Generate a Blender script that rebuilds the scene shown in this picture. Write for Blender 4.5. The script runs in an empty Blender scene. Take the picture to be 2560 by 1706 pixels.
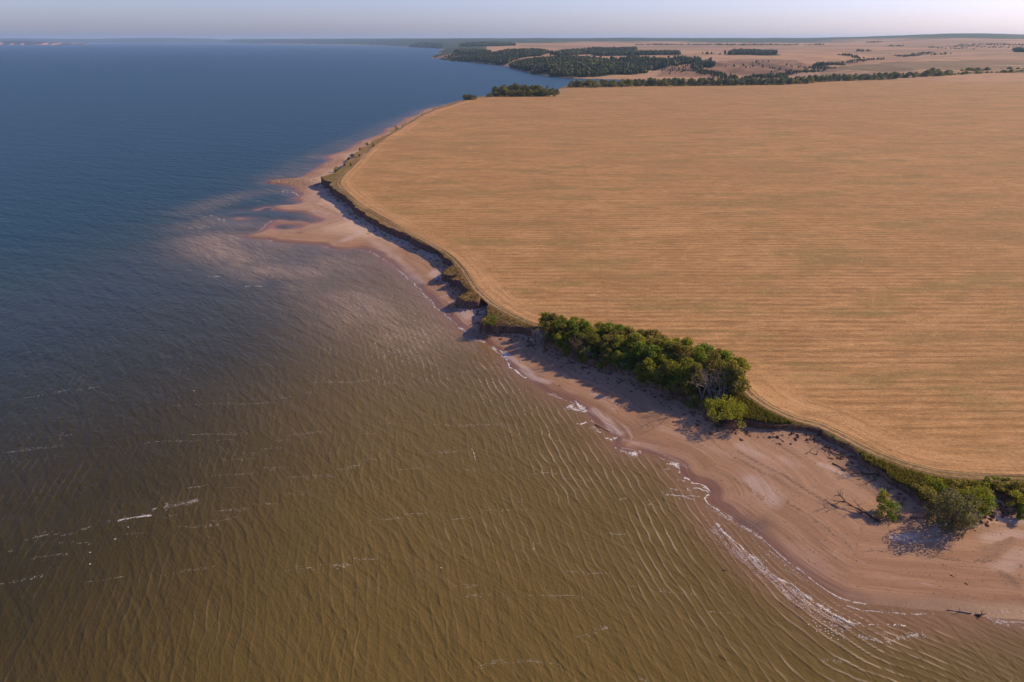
import bpy, math, random
import numpy as np
from mathutils import Vector, geometry

random.seed(7)
rng = np.random.default_rng(11)
R = math.radians
sc = bpy.context.scene
COL = sc.collection

# ------------------------------------------------------------------ camera, world, sun, exposure
F_PX, HORIZON, CAM_H = 1750.0, 100.0, 90.0
PITCH = math.atan((853 - HORIZON) / F_PX)
cam_data = bpy.data.cameras.new("camera")
cam_data.sensor_width = 36.0
cam_data.lens = 36.0 * F_PX / 2560.0
cam_data.clip_start = 1.0
cam_data.clip_end = 120000.0
cam = bpy.data.objects.new("camera", cam_data)
cam.location = (0, 0, CAM_H)
cam.rotation_euler = (math.pi / 2 - PITCH, 0, 0)
COL.objects.link(cam)
sc.camera = cam

SUN_AZ, SUN_EL = R(70), R(32)          # azimuth clockwise from +Y (the view direction)
world = bpy.data.worlds.new("World")
sc.world = world
world.use_nodes = True
wn = world.node_tree
wn.nodes.clear()
sky = wn.nodes.new("ShaderNodeTexSky")
sky.sky_type = 'NISHITA'
sky.sun_disc = False
sky.sun_elevation = SUN_EL
sky.sun_rotation = SUN_AZ
sky.altitude = 100
sky.air_density = 1.0
sky.dust_density = 1.2
sky.ozone_density = 4.0
tint = wn.nodes.new("ShaderNodeMix")
tint.data_type = 'RGBA'
tint.blend_type = 'MULTIPLY'
tint.inputs[0].default_value = 1.0
tint.inputs[7].default_value = (1.0, 0.95, 1.33, 1)
bg = wn.nodes.new("ShaderNodeBackground")
bg.inputs[1].default_value = 0.112
wout = wn.nodes.new("ShaderNodeOutputWorld")
wn.links.new(sky.outputs[0], tint.inputs[6])
wn.links.new(tint.outputs[2], bg.inputs[0])
wn.links.new(bg.outputs[0], wout.inputs[0])

sun_data = bpy.data.lights.new("sun", 'SUN')
sun_data.energy = 5.0
sun_data.angle = R(0.55)
sun_data.color = (1.0, 0.76, 0.42)
sun = bpy.data.objects.new("sun", sun_data)
to_sun = Vector((math.sin(SUN_AZ) * math.cos(SUN_EL), math.cos(SUN_AZ) * math.cos(SUN_EL), math.sin(SUN_EL)))
sun.rotation_euler = to_sun.to_track_quat('Z', 'Y').to_euler()
sun.location = (200, 100, 300)
COL.objects.link(sun)

sc.view_settings.view_transform = 'Standard'
sc.view_settings.look = 'None'
sc.view_settings.gamma = 1.0
sc.view_settings.use_curve_mapping = False
sc.view_settings.exposure = 0.35

# ------------------------------------------------------------------ helpers: surveying the place from the photograph
def ray(u, v):
    x = (u - 1280) / F_PX
    y = -(v - 853) / F_PX
    return np.array([x, math.cos(PITCH) + y * math.sin(PITCH), -math.sin(PITCH) + y * math.cos(PITCH)])

def on_level(u, v, z=0.0):
    d = ray(u, v)
    t = (z - CAM_H) / d[2]
    return np.array([d[0] * t, d[1] * t])

def plateau_z(x, y):
    t = np.clip((np.asarray(y, float) - 100) / 385, 0, 1)
    return 3.6 + 3.4 * t ** 1.5 + 0 * np.asarray(x, float)

def on_plateau(u, v):
    z = 6.0
    for _ in range(8):
        p = on_level(u, v, z)
        z = float(plateau_z(p[0], p[1]))
    return p

def crop(pts, ox, oy, s):
    return [(ox + a * s, oy + b * s) for a, b in pts]

def vn(x, y, s, seed=0.0):
    x = np.asarray(x, float) / s
    y = np.asarray(y, float) / s
    ix, iy = np.floor(x), np.floor(y)
    fx, fy = x - ix, y - iy
    fx = fx * fx * (3 - 2 * fx)
    fy = fy * fy * (3 - 2 * fy)
    def h(a, b):
        q = np.sin(a * 127.1 + b * 311.7 + seed * 74.7) * 43758.5453
        return q - np.floor(q)
    return ((h(ix, iy) * (1 - fx) + h(ix + 1, iy) * fx) * (1 - fy)
            + (h(ix, iy + 1) * (1 - fx) + h(ix + 1, iy + 1) * fx) * fy) * 2 - 1

def fbm(x, y, s, seed=0.0, o=3):
    r = 0
    a = 1.0
    for i in range(o):
        r = r + a * vn(x, y, s / 2 ** i, seed + i * 3.3)
        a *= 0.5
    return r / 1.6

def resample(P, step):
    P = np.asarray(P, float)
    d = np.r_[0, np.cumsum(np.hypot(*np.diff(P, axis=0).T))]
    out = [0.0]
    while out[-1] < d[-1]:
        q = out[-1]
        k = min(np.searchsorted(d, q, side='right') - 1, len(P) - 2)
        f = (q - d[k]) / max(d[k + 1] - d[k], 1e-9)
        p = P[k] * (1 - f) + P[k + 1] * f
        st = step(p) if callable(step) else step
        out.append(q + st)
    out[-1] = d[-1]
    out = np.array(out)
    return np.c_[np.interp(out, d, P[:, 0]), np.interp(out, d, P[:, 1])]

def inside(poly, x, y):
    poly = np.asarray(poly)
    x = np.asarray(x)
    if x.size < 40:
        p2 = np.roll(poly, -1, axis=0)
        yy, xx = np.asarray(y)[..., None], x[..., None]
        with np.errstate(divide='ignore', invalid='ignore'):
            hit = ((poly[:, 1] > yy) != (p2[:, 1] > yy)) & (xx < (p2[:, 0] - poly[:, 0]) * (yy - poly[:, 1]) / (p2[:, 1] - poly[:, 1]) + poly[:, 0])
        return hit.sum(-1) % 2 == 1
    r = np.zeros(x.shape, bool)
    n = len(poly)
    for i in range(n):
        x1, y1 = poly[i]
        x2, y2 = poly[(i + 1) % n]
        if y1 == y2:
            continue
        c = ((y1 > y) != (y2 > y))
        r ^= c & (x < (x2 - x1) * (y - y1) / (y2 - y1) + x1)
    return r

def polydist(P, x, y, arc=False):
    """distance to an open polyline (and arc length of the nearest point)"""
    P = np.asarray(P, np.float32)
    x = np.asarray(x, np.float32)
    y = np.asarray(y, np.float32)
    if x.size < 40 and not arc:
        D = np.diff(P, axis=0)
        rx, ry = x[..., None] - P[:-1, 0], y[..., None] - P[:-1, 1]
        t = np.clip((rx * D[:, 0] + ry * D[:, 1]) / ((D ** 2).sum(1) + 1e-9), 0, 1)
        return np.sqrt(((rx - t * D[:, 0]) ** 2 + (ry - t * D[:, 1]) ** 2).min(-1))
    best = np.full(x.shape, 1e12, np.float32)
    ba = np.zeros(x.shape, np.float32)
    acc = 0.0
    for i in range(len(P) - 1):
        ax, ay = P[i]
        dx, dy = P[i + 1] - P[i]
        L2 = dx * dx + dy * dy + 1e-9
        t = np.clip(((x - ax) * dx + (y - ay) * dy) / L2, 0, 1)
        d = (x - ax - t * dx) ** 2 + (y - ay - t * dy) ** 2
        if arc:
            m = d < best
            ba[m] = (acc + t * math.sqrt(L2))[m]
        best = np.minimum(best, d)
        acc += math.sqrt(L2)
    best = np.sqrt(best)
    return (best, ba) if arc else best

# ------------------------------------------------------------------ helpers: meshes and materials
def make_mesh(name, V, faces, mats=(), smooth=True, attrs=None, fmat=None):
    """faces: (n,3) or (n,4) arrays, or a list of those"""
    V = np.asarray(V, np.float32)
    fl = faces if isinstance(faces, list) else [faces]
    fl = [np.asarray(f, np.int32) for f in fl if len(f)]
    me = bpy.data.meshes.new(name)
    me.vertices.add(len(V))
    me.vertices.foreach_set("co", V.ravel())
    loops = np.concatenate([f.ravel() for f in fl])
    tot = np.concatenate([np.full(len(f), f.shape[1], np.int32) for f in fl])
    me.loops.add(len(loops))
    me.loops.foreach_set("vertex_index", loops)
    me.polygons.add(len(tot))
    me.polygons.foreach_set("loop_start", np.r_[0, np.cumsum(tot)[:-1]].astype(np.int32))
    for m in mats:
        me.materials.append(m)
    if fmat is not None:
        me.polygons.foreach_set("material_index", np.asarray(fmat, np.int32))
    me.update(calc_edges=True)
    me.polygons.foreach_set("use_smooth", np.full(len(tot), smooth, bool))
    for k, a in (attrs or {}).items():
        a = np.asarray(a, np.float32)
        if a.ndim == 1:
            at = me.attributes.new(k, 'FLOAT', 'POINT')
            at.data.foreach_set("value", a)
        else:
            at = me.attributes.new(k, 'FLOAT_VECTOR', 'POINT')
            at.data.foreach_set("vector", a.ravel())
    me.validate()
    return me

def link(name, me, loc=(0, 0, 0), parent=None, rz=0.0, scale=None):
    o = bpy.data.objects.new(name, me)
    COL.objects.link(o)
    o.location = loc
    o.rotation_euler = (0, 0, rz)
    if scale is not None:
        o.scale = scale if hasattr(scale, '__len__') else (scale,) * 3
    if parent:
        o.parent = parent
    return o

def tag(o, label=None, cat=None, group=None, kind=None):
    if label: o["label"] = label
    if cat: o["category"] = cat
    if group: o["group"] = group
    if kind: o["kind"] = kind
    return o

class Mat:
    def __init__(s, name, rough=0.9, spec=0.2):
        s.m = bpy.data.materials.new(name)
        s.m.use_nodes = True
        s.t = s.m.node_tree
        s.t.nodes.clear()
        s.out = s.t.nodes.new("ShaderNodeOutputMaterial")
        s.b = s.t.nodes.new("ShaderNodeBsdfPrincipled")
        s.b.inputs["Roughness"].default_value = rough
        s.b.inputs["Specular IOR Level"].default_value = spec
        s.t.links.new(s.b.outputs[0], s.out.inputs[0])
    def put(s, sock, v):
        if v is None:
            return
        if hasattr(v, 'is_linked') or isinstance(v, bpy.types.NodeSocket):
            s.t.links.new(v, sock)
        elif hasattr(v, '__len__') and len(v) == 3 and sock.type == 'RGBA':
            sock.default_value = (*v, 1)
        else:
            sock.default_value = v
    def n(s, typ, ins=None, **props):
        nd = s.t.nodes.new("ShaderNode" + typ)
        for k, v in props.items():
            setattr(nd, k, v)
        for k, v in (ins or {}).items():
            s.put(nd.inputs[k], v)
        return nd
    def attr(s, name, out=2):
        return s.n("Attribute", attribute_name=name).outputs[out]
    def pos(s):
        return s.n("NewGeometry").outputs["Position"]
    def math(s, op, a, b=0.0, c=0.0):
        return s.n("Math", {0: a, 1: b, 2: c}, operation=op).outputs[0]
    def mapping(s, vec, scale=(1, 1, 1), rot=(0, 0, 0)):
        return s.n("Mapping", {0: vec, 2: rot, 3: scale}).outputs[0]
    def along(s, vec, deg, across, length):
        """coordinates for features that run along the compass angle deg (from +X), in metres"""
        r = s.n("VectorRotate", {"Vector": vec, "Angle": R(-deg)}, rotation_type='Z_AXIS').outputs[0]
        return s.mapping(r, (1.0 / length, 1.0 / across, 0))
    def noise(s, vec, scale=1.0, detail=3.0, rough=0.55, dist=0.0):
        return s.n("TexNoise", {"Vector": vec, "Scale": scale, "Detail": detail, "Roughness": rough, "Distortion": dist}).outputs[0]
    def ramp(s, v, a, b, lo=0.0, hi=1.0):
        return s.n("MapRange", {0: v, 1: a, 2: b, 3: lo, 4: hi}, interpolation_type='SMOOTHSTEP').outputs[0]
    def mix(s, f, a, b, mode='MIX'):
        nd = s.n("Mix", data_type='RGBA', blend_type=mode)
        s.put(nd.inputs[0], f); s.put(nd.inputs[6], a); s.put(nd.inputs[7], b)
        return nd.outputs[2]
    def bump(s, h, dist=0.1, strength=1.0, normal=None):
        return s.n("Bump", {"Height": h, "Distance": dist, "Strength": strength, "Normal": normal}).outputs[0]
    def col(s, c): s.put(s.b.inputs["Base Color"], c)
    def rough(s, c): s.put(s.b.inputs["Roughness"], c)
    def nrm(s, c): s.put(s.b.inputs["Normal"], c)

# --- materials
def sand_material():
    M = Mat("sand", 0.9, 0.25)
    uv = M.attr("shore_uv", 1)            # (along the shore, away from the water) in metres
    sd = M.attr("inland")
    p = M.pos()
    streak = M.noise(M.mapping(uv, (0.035, 0.42, 1)), 1.0, 5, 0.6, 0.6)
    streak2 = M.noise(M.mapping(uv, (0.12, 1.5, 1)), 1.0, 4, 0.6, 0.4)
    big = M.noise(p, 0.03, 4, 0.6)
    fine = M.noise(p, 2.2, 5, 0.75)
    mid = M.noise(p, 0.35, 5, 0.7)
    c = M.mix(M.ramp(streak, 0.40, 0.62), (0.240, 0.130, 0.074), (0.29, 0.168, 0.102))
    c = M.mix(M.ramp(streak2, 0.56, 0.70, 0, 0.35), c, (0.18, 0.10, 0.066))
    c = M.mix(M.ramp(big, 0.52, 0.66, 0, 0.6), c, (0.33, 0.20, 0.145))
    dry = M.attr("dry")
    c = M.mix(M.math('MULTIPLY', dry, M.ramp(mid, 0.25, 0.65, 0.55, 1.0)), c, (0.44, 0.31, 0.222))
    pale = M.math('MULTIPLY', M.ramp(M.noise(M.mapping(uv, (0.05, 0.16, 1)), 1.0, 4, 0.6, 1.2), 0.58, 0.66), M.math('MULTIPLY', M.ramp(sd, 2.0, 5.0), M.ramp(sd, 12.0, 7.0)))
    c = M.mix(M.math('MULTIPLY', pale, 0.75), c, (0.36, 0.26, 0.235))
    wet_e = M.math('ADD', sd, M.math('MULTIPLY', M.math('SUBTRACT', streak, 0.5), 10.0))
    wet = M.ramp(wet_e, 1.0, 5.0, 1.0, 0.0)
    c = M.mix(M.math('MULTIPLY', wet, 0.85), c, (0.165, 0.078, 0.046))
    tide = M.ramp(M.math('ABSOLUTE', M.math('SUBTRACT', M.math('ADD', sd, M.math('MULTIPLY', M.math('SUBTRACT', mid, 0.5), 5.0)), 13.0)), 0.0, 0.35, 1.0, 0.0)
    c = M.mix(M.math('MULTIPLY', tide, M.ramp(fine, 0.38, 0.55, 0.0, 0.9)), c, (0.09, 0.055, 0.04))
    c = M.mix(M.ramp(fine, 0.54, 0.72, 0.0, 0.5), c, (0.13, 0.085, 0.062))
    c = M.mix(M.ramp(M.noise(p, 0.9, 4, 0.7), 0.54, 0.68, 0.0, 0.35), c, (0.16, 0.105, 0.075))
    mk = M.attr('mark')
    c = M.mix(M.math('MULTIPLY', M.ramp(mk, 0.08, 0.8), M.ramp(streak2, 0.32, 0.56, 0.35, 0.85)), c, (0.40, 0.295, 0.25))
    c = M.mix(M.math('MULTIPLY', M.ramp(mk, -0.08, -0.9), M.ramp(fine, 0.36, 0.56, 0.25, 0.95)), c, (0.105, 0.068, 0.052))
    M.col(c)
    M.rough(M.ramp(wet, 0.2, 1.0, 0.95, 0.45))
    h = M.math('ADD', M.math('MULTIPLY', streak2, 0.6), M.math('MULTIPLY', fine, 0.35))
    M.nrm(M.bump(h, 0.25, 0.7))
    return M.m

def stubble_material():
    M = Mat("stubble", 0.95, 0.1)
    p = M.pos()
    bd = M.attr("edge_distance")
    arc = M.attr("edge_uv", 1)
    rows = M.noise(M.mapping(p, (0.035, 0.21, 0)), 1.0, 6, 0.72, 0.4)
    rows_f = M.noise(M.mapping(p, (0.09, 0.75, 0)), 1.0, 5, 0.75, 0.25)
    ring = M.noise(M.mapping(arc, (0.018, 0.36, 0)), 1.0, 4, 0.65, 0.4)
    ring_f = M.noise(M.mapping(arc, (0.05, 1.2, 0)), 1.0, 3, 0.7, 0.2)
    edge = M.ramp(M.math('ADD', bd, M.math('MULTIPLY', M.noise(p, 0.06, 3), 10.0)), 9.0, 19.0, 1.0, 0.0)
    inv = M.math('SUBTRACT', 1.0, edge)
    def blend(a, b):
        return M.math('ADD', M.math('MULTIPLY', a, edge), M.math('MULTIPLY', b, inv))
    st = blend(ring, rows)
    st_f = blend(ring_f, rows_f)
    big = M.noise(M.mapping(p, (0.006, 0.011, 0)), 1.0, 4, 0.6)
    grain = M.noise(p, 1.3, 4, 0.75)
    patch = M.noise(M.mapping(p, (0.018, 0.05, 0)), 1.0, 5, 0.65)
    yx = M.n("SeparateXYZ", {0: p})
    wob = M.math('MULTIPLY', M.noise(M.mapping(p, (0.006, 0.02, 0)), 1.0, 3), 9.0)
    rs_ = M.math('SINE', M.math('ADD', M.math('MULTIPLY', yx.outputs[1], 1.56), wob))
    es = M.n("SeparateXYZ", {0: arc})
    rr_ = M.math('SINE', M.math('ADD', M.math('MULTIPLY', es.outputs[1], 2.1), M.math('MULTIPLY', M.noise(p, 0.03, 3), 5.0)))
    swath = blend(rr_, rs_)
    c = M.mix(M.ramp(st, 0.33, 0.66), (0.290, 0.150, 0.058), (0.400, 0.220, 0.092))
    c = M.mix(M.math('MULTIPLY', M.ramp(swath, 0.35, 0.95), M.ramp(M.noise(M.mapping(p, (0.055, 0.17, 0)), 1.0, 5, 0.75), 0.36, 0.60, 0.06, 0.85)), c, (0.175, 0.098, 0.038))
    c = M.mix(M.math('MULTIPLY', M.ramp(swath, -0.6, -1.0), M.ramp(M.noise(M.mapping(p, (0.06, 0.2, 0)), 1.0, 4, 0.7), 0.4, 0.62, 0.0, 0.6)), c, (0.53, 0.31, 0.14))
    brk = M.noise(M.mapping(p, (0.03, 0.10, 0)), 1.0, 4, 0.65)
    thin = M.math('MULTIPLY', M.ramp(st_f, 0.50, 0.62), M.ramp(brk, 0.38, 0.60, 0.15, 0.9))
    c = M.mix(thin, c, (0.185, 0.105, 0.052))
    c = M.mix(M.math('MULTIPLY', M.ramp(st_f, 0.46, 0.36), M.ramp(brk, 0.6, 0.4, 0.0, 0.5)), c, (0.50, 0.30, 0.165))
    c = M.mix(M.math('MULTIPLY', edge, 0.55), c, M.mix(M.ramp(st, 0.35, 0.62), (0.35, 0.19, 0.083), (0.49, 0.285, 0.138)))
    green = M.math('MULTIPLY', M.ramp(patch, 0.48, 0.64, 0, 0.7), M.ramp(edge, 0, 1, 1.0, 0.15))
    c = M.mix(green, c, (0.185, 0.138, 0.048))
    c = M.mix(M.ramp(big, 0.44, 0.64, 0, 0.5), c, (0.24, 0.138, 0.056))
    spk = M.noise(M.mapping(p, (0.16, 0.34, 0)), 1.0, 5, 0.75)
    c = M.mix(M.ramp(spk, 0.50, 0.64, 0, 0.5), c, (0.19, 0.108, 0.042))
    c = M.mix(M.ramp(spk, 0.46, 0.34, 0, 0.4), c, (0.50, 0.29, 0.128))
    blot = M.noise(M.mapping(p, (0.022, 0.045, 0)), 1.0, 6, 0.7, 0.8)
    c = M.mix(M.ramp(blot, 0.52, 0.68, 0, 0.5), c, (0.20, 0.118, 0.047))
    c = M.mix(M.ramp(blot, 0.46, 0.30, 0, 0.35), c, (0.48, 0.28, 0.128))
    c = M.mix(M.ramp(grain, 0.50, 0.66, 0, 0.6), c, (0.18, 0.102, 0.045))
    c = M.mix(M.ramp(grain, 0.46, 0.32, 0, 0.45), c, (0.50, 0.30, 0.145))
    c = M.mix(M.ramp(M.noise(p, 4.0, 3, 0.8), 0.58, 0.72, 0, 0.4), c, (0.13, 0.085, 0.04))
    # tramlines driven across the rows
    nz = M.n("SeparateXYZ", {0: p})
    x, y = nz.outputs[0], nz.outputs[1]
    lines = None
    for (k, x0, w, s) in TRAM:
        q = M.math('ABSOLUTE', M.math('SUBTRACT', M.math('SUBTRACT', x, M.math('MULTIPLY', y, k)), x0))
        q = M.ramp(q, w * 0.4, w, s, 0.0)
        lines = q if lines is None else M.math('MAXIMUM', lines, q)
    c = M.mix(M.math('MULTIPLY', lines, M.ramp(grain, 0.3, 0.6, 0.3, 0.9)), c, (0.15, 0.092, 0.036))
    M.col(c)
    M.nrm(M.bump(M.math('ADD', st_f, M.math('MULTIPLY', grain, 0.8)), 0.25, 0.8))
    return M.m

def verge_material():
    M = Mat("verge_grass", 0.95, 0.1)
    p = M.pos()
    g = M.attr("green")
    a = M.noise(p, 0.22, 5, 0.65)
    b = M.noise(p, 1.6, 4, 0.7)
    c = M.mix(M.ramp(a, 0.35, 0.65), (0.165, 0.098, 0.036), (0.235, 0.150, 0.062))
    gc = M.mix(M.ramp(a, 0.35, 0.65), (0.075, 0.070, 0.016), (0.155, 0.125, 0.032))
    c = M.mix(g, c, gc)
    c = M.mix(M.ramp(b, 0.5, 0.7, 0, 0.55), c, (0.07, 0.052, 0.018))
    M.col(c)
    M.nrm(M.bump(M.math('ADD', a, b), 0.5, 0.9))
    return M.m

def track_material():
    M = Mat("track_soil", 0.95, 0.1)
    uv = M.attr("track_uv", 1)
    s = M.n("SeparateXYZ", {0: uv})
    p = M.pos()
    wob = M.math('MULTIPLY', M.math('SUBTRACT', M.noise(p, 0.4, 3), 0.5), 0.16)
    u = M.math('ADD', s.outputs[0], wob)
    rut = M.math('MAXIMUM',
                 M.ramp(M.math('ABSOLUTE', M.math('SUBTRACT', u, 0.24)), 0.05, 0.13, 1, 0),
                 M.ramp(M.math('ABSOLUTE', M.math('SUBTRACT', u, 0.76)), 0.05, 0.13, 1, 0))
    a = M.noise(p, 0.8, 4, 0.6)
    tone = M.noise(p, 0.02, 3, 0.5)
    grass = M.mix(M.ramp(a, 0.35, 0.65), (0.13, 0.088, 0.034), (0.26, 0.165, 0.072))
    soil = M.mix(M.ramp(tone, 0.42, 0.58), (0.07, 0.05, 0.024), (0.33, 0.205, 0.125))
    M.col(M.mix(M.math('MULTIPLY', rut, 0.85), grass, soil))
    M.nrm(M.bump(M.math('SUBTRACT', a, rut), 0.25, 0.8))
    return M.m

def cliff_material():
    M = Mat("red_clay", 0.95, 0.1)
    p = M.pos()
    v = M.noise(M.mapping(p, (1, 1, 0.25)), 0.9, 5, 0.65)
    hs = M.noise(M.mapping(p, (0.12, 0.12, 2.2)), 1.0, 3, 0.5)
    c = M.mix(M.ramp(v, 0.35, 0.65), (0.085, 0.045, 0.030), (0.20, 0.105, 0.066))
    c = M.mix(M.ramp(hs, 0.5, 0.62, 0, 0.6), c, (0.085, 0.05, 0.034))
    M.col(c)
    M.nrm(M.bump(v, 0.5, 0.9))
    return M.m

def water_material():
    M = Mat("lake_water", 0.20, 0.125)
    M.b.inputs["IOR"].default_value = 1.333
    p = M.pos()
    silt = M.attr("silt")          # 1 = muddy shallow water, 0 = clear deep water
    shoal = M.attr("shoal")        # submerged sand banks showing through
    edge = M.attr("edge")
    nz = M.noise(M.mapping(p, (0.008, 0.016, 0)), 1.0, 4, 0.6)
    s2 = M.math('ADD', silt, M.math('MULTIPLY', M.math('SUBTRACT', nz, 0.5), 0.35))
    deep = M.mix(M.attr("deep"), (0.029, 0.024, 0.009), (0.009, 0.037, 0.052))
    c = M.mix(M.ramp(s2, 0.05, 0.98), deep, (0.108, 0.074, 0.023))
    rip = M.noise(M.along(p, -44, 3.0, 14.0), 1.0, 4, 0.7, 0.5)
    c = M.mix(M.math('MULTIPLY', shoal, M.ramp(rip, 0.30, 0.66, 0.62, 1.0)), c, (0.235, 0.160, 0.103))
    c = M.mix(edge, c, (0.175, 0.100, 0.060))
    c = M.mix(M.attr('crest'), c, (0.56, 0.44, 0.32))  # cream painted on crests for their sunlit glint and thin aerated water
    M.col(c)
    r1 = M.noise(M.along(p, -62, 0.9, 2.6), 1.0, 4, 0.62, 0.3)
    r2 = M.noise(M.along(p, -84, 2.6, 9.0), 1.0, 4, 0.62, 0.4)
    r3 = M.noise(M.along(p, -48, 4.2, 16.0), 1.0, 5, 0.65, 0.4)
    r4 = M.noise(M.along(p, 32, 0.7, 3.0), 1.0, 4, 0.7)
    r5 = M.noise(M.along(p, 12, 1.5, 6.0), 1.0, 4, 0.65)
    r6 = M.noise(M.along(p, -20, 14.0, 60.0), 1.0, 5, 0.7)
    farw = M.attr("deep")
    calm = M.attr("calm")
    h = M.math('ADD', M.math('MULTIPLY', r1, 0.08), M.math('MULTIPLY', r2, 0.20))
    h = M.math('ADD', h, M.math('ADD', M.math('MULTIPLY', r4, 0.05), M.math('MULTIPLY', r5, 0.06)))
    h = M.math('ADD', h, M.math('MULTIPLY', r3, M.math('ADD', 0.35, M.math('MULTIPLY', M.math('ADD', farw, shoal), 0.45))))
    h = M.math('ADD', h, M.math('MULTIPLY', r6, M.math('MULTIPLY', farw, 1.2)))
    h = M.math('MULTIPLY', h, M.math('SUBTRACT', 1.0, M.math('MULTIPLY', calm, 0.8)))
    M.rough(M.ramp(farw, 0.15, 1.0, 0.18, 0.36))      # small waves too fine to see act as roughness
    M.nrm(M.bump(h, 1.3, 1.0))
    return M.m

def plain(name, c1, c2, scale=1.0, rough=0.9, bump=0.0, spec=0.2):
    M = Mat(name, rough, spec)
    a = M.noise(M.pos(), scale, 4, 0.65)
    M.col(M.mix(M.ramp(a, 0.35, 0.65), c1, c2))
    if bump:
        M.nrm(M.bump(a, bump, 0.8))
    return M.m

def leaf_material(name, dark, light, transl=0.5):
    M = Mat(name, 0.75, 0.15)
    oi = M.n("ObjectInfo")
    a = M.attr("leaf")
    f = M.math('ADD', M.math('MULTIPLY', a, 0.75), M.math('MULTIPLY', oi.outputs["Random"], 0.35))
    c = M.mix(M.ramp(f, 0.0, 1.0), dark, light)
    M.col(c)
    t = M.n("BsdfTranslucent", {0: M.mix(0.5, c, (light[0] * 1.5, light[1] * 1.5, light[2]))})
    ms = M.n("MixShader", {0: transl, 1: M.b.outputs[0], 2: t.outputs[0]})
    M.t.links.new(ms.outputs[0], M.out.inputs[0])
    return M.m

def terrain_material():
    M = Mat("far_country", 0.95, 0.1)
    p = M.pos()
    fo = M.attr("forest")
    fld = M.attr("plot")
    a = M.noise(p, 0.004, 5, 0.6)
    b = M.noise(p, 0.02, 5, 0.65)
    c = M.mix(fld, (0.33, 0.195, 0.105), (0.150, 0.110, 0.055))
    c = M.mix(M.ramp(a, 0.45, 0.60, 0, 0.75), c, (0.225, 0.135, 0.080))
    sp = M.noise(M.mapping(p, (0.0012, 0.006, 0)), 1.0, 4, 0.6)
    c = M.mix(M.ramp(sp, 0.52, 0.62, 0, 0.6), c, (0.42, 0.255, 0.15))
    c = M.mix(M.ramp(b, 0.56, 0.70, 0, 0.5), c, (0.12, 0.09, 0.048))
    c = M.mix(M.math('MULTIPLY', M.attr('bare'), M.ramp(b, 0.35, 0.6, 0.5, 1.0)), c, M.mix(M.ramp(b, 0.4, 0.6), (0.075, 0.046, 0.028), (0.25, 0.135, 0.075)))
    fc = M.mix(M.ramp(b, 0.35, 0.65), (0.024, 0.040, 0.016), (0.060, 0.075, 0.026))
    c = M.mix(M.ramp(M.math('ADD', fo, M.math('MULTIPLY', M.math('SUBTRACT', b, 0.5), 0.3)), 0.40, 0.60), c, fc)
    M.col(c)
    M.nrm(M.bump(b, 6.0, 0.7))
    return M.m

# ------------------------------------------------------------------ traced outlines (photo pixels -> points on the ground)
RIM_PX = [(1135, 256), (1091, 270), (1046, 292), (1013, 310), (984, 329), (936, 349), (926, 356), (922, 363), (900, 371), (884, 388),
 (866, 405), (854, 424), (835, 433), (804, 442), (820, 454), (838, 471), (859, 488), (886, 511), (915, 533), (918, 540), (939, 551),
 (972, 570), (1013, 584), (1034, 597), (1064, 613), (1091, 622), (1112, 642), (1138, 654), (1122, 668), (1113, 685), (1146, 689),
 (1127, 699), (1149, 702), (1163, 717), (1173, 726), (1158, 736), (1147, 743), (1160, 751), (1197, 752), (1201, 746), (1223, 749),
 (1220, 770), (1224, 786), (1212, 796), (1206, 804), (1222, 813), (1262, 813), (1298, 816), (1328, 824), (1352, 838), (1381, 856),
 (1442, 886), (1524, 910), (1592, 930), (1643, 958), (1694, 985), (1755, 1012), (1772, 1036), (1830, 1046), (1867, 1048), (1898, 1055),
 (1936, 1062), (1974, 1061), (2026, 1066), (2055, 1074), (2068, 1088), (2097, 1101), (2139, 1119), (2152, 1132), (2158, 1148), (2178, 1161),
 (2217, 1183), (2223, 1196), (2252, 1209), (2278, 1225), (2297, 1248), (2318, 1258), (2360, 1265), (2400, 1268), (2430, 1270), (2462, 1258),
 (2468, 1235), (2480, 1229), (2511, 1238), (2530, 1255), (2560, 1262), (2650, 1268), (2760, 1275), (3000, 1300)]
RIM_FAR_PX = [(2560, 181), (2400, 186), (2200, 191), (2050, 196), (1900, 203), (1700, 206), (1560, 207.5), (1480, 207.5), (1440, 210), (1412, 216),
 (1396, 224), (1384, 231), (1340, 235), (1240, 238), (1200, 242), (1165, 249), (1135, 256)]
EDGE_PX = [(1187, 246), (1135, 262), (1088, 276), (1046, 296.5), (1010, 319), (972, 341), (936, 366), (903, 398), (877, 424), (859, 442),
 (852, 456), (859, 469), (877, 487), (912, 514), (957, 540.5), (1016, 573), (1076, 603), (1121, 630), (1144, 648), (1165, 671),
 (1181, 695), (1206, 727), (1239, 755), (1283, 783), (1329, 804), (1359, 812), (1420, 830), (1500, 852), (1640, 892), (1760, 922), (1840, 945),
 (1864, 958), (1898, 990), (1936, 1015), (1994, 1041), (2058, 1057), (2107, 1080), (2155, 1106), (2204, 1130), (2268, 1154), (2349, 1174),
 (2446, 1183), (2560, 1186), (2750, 1192), (3000, 1200)]
EDGE_FAR_PX = [(2560, 192), (2236, 199), (2042, 206), (1947, 213), (1800, 215), (1578, 217), (1421, 220), (1391, 225), (1374, 239.5), (1234, 242), (1187, 246)]
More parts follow.
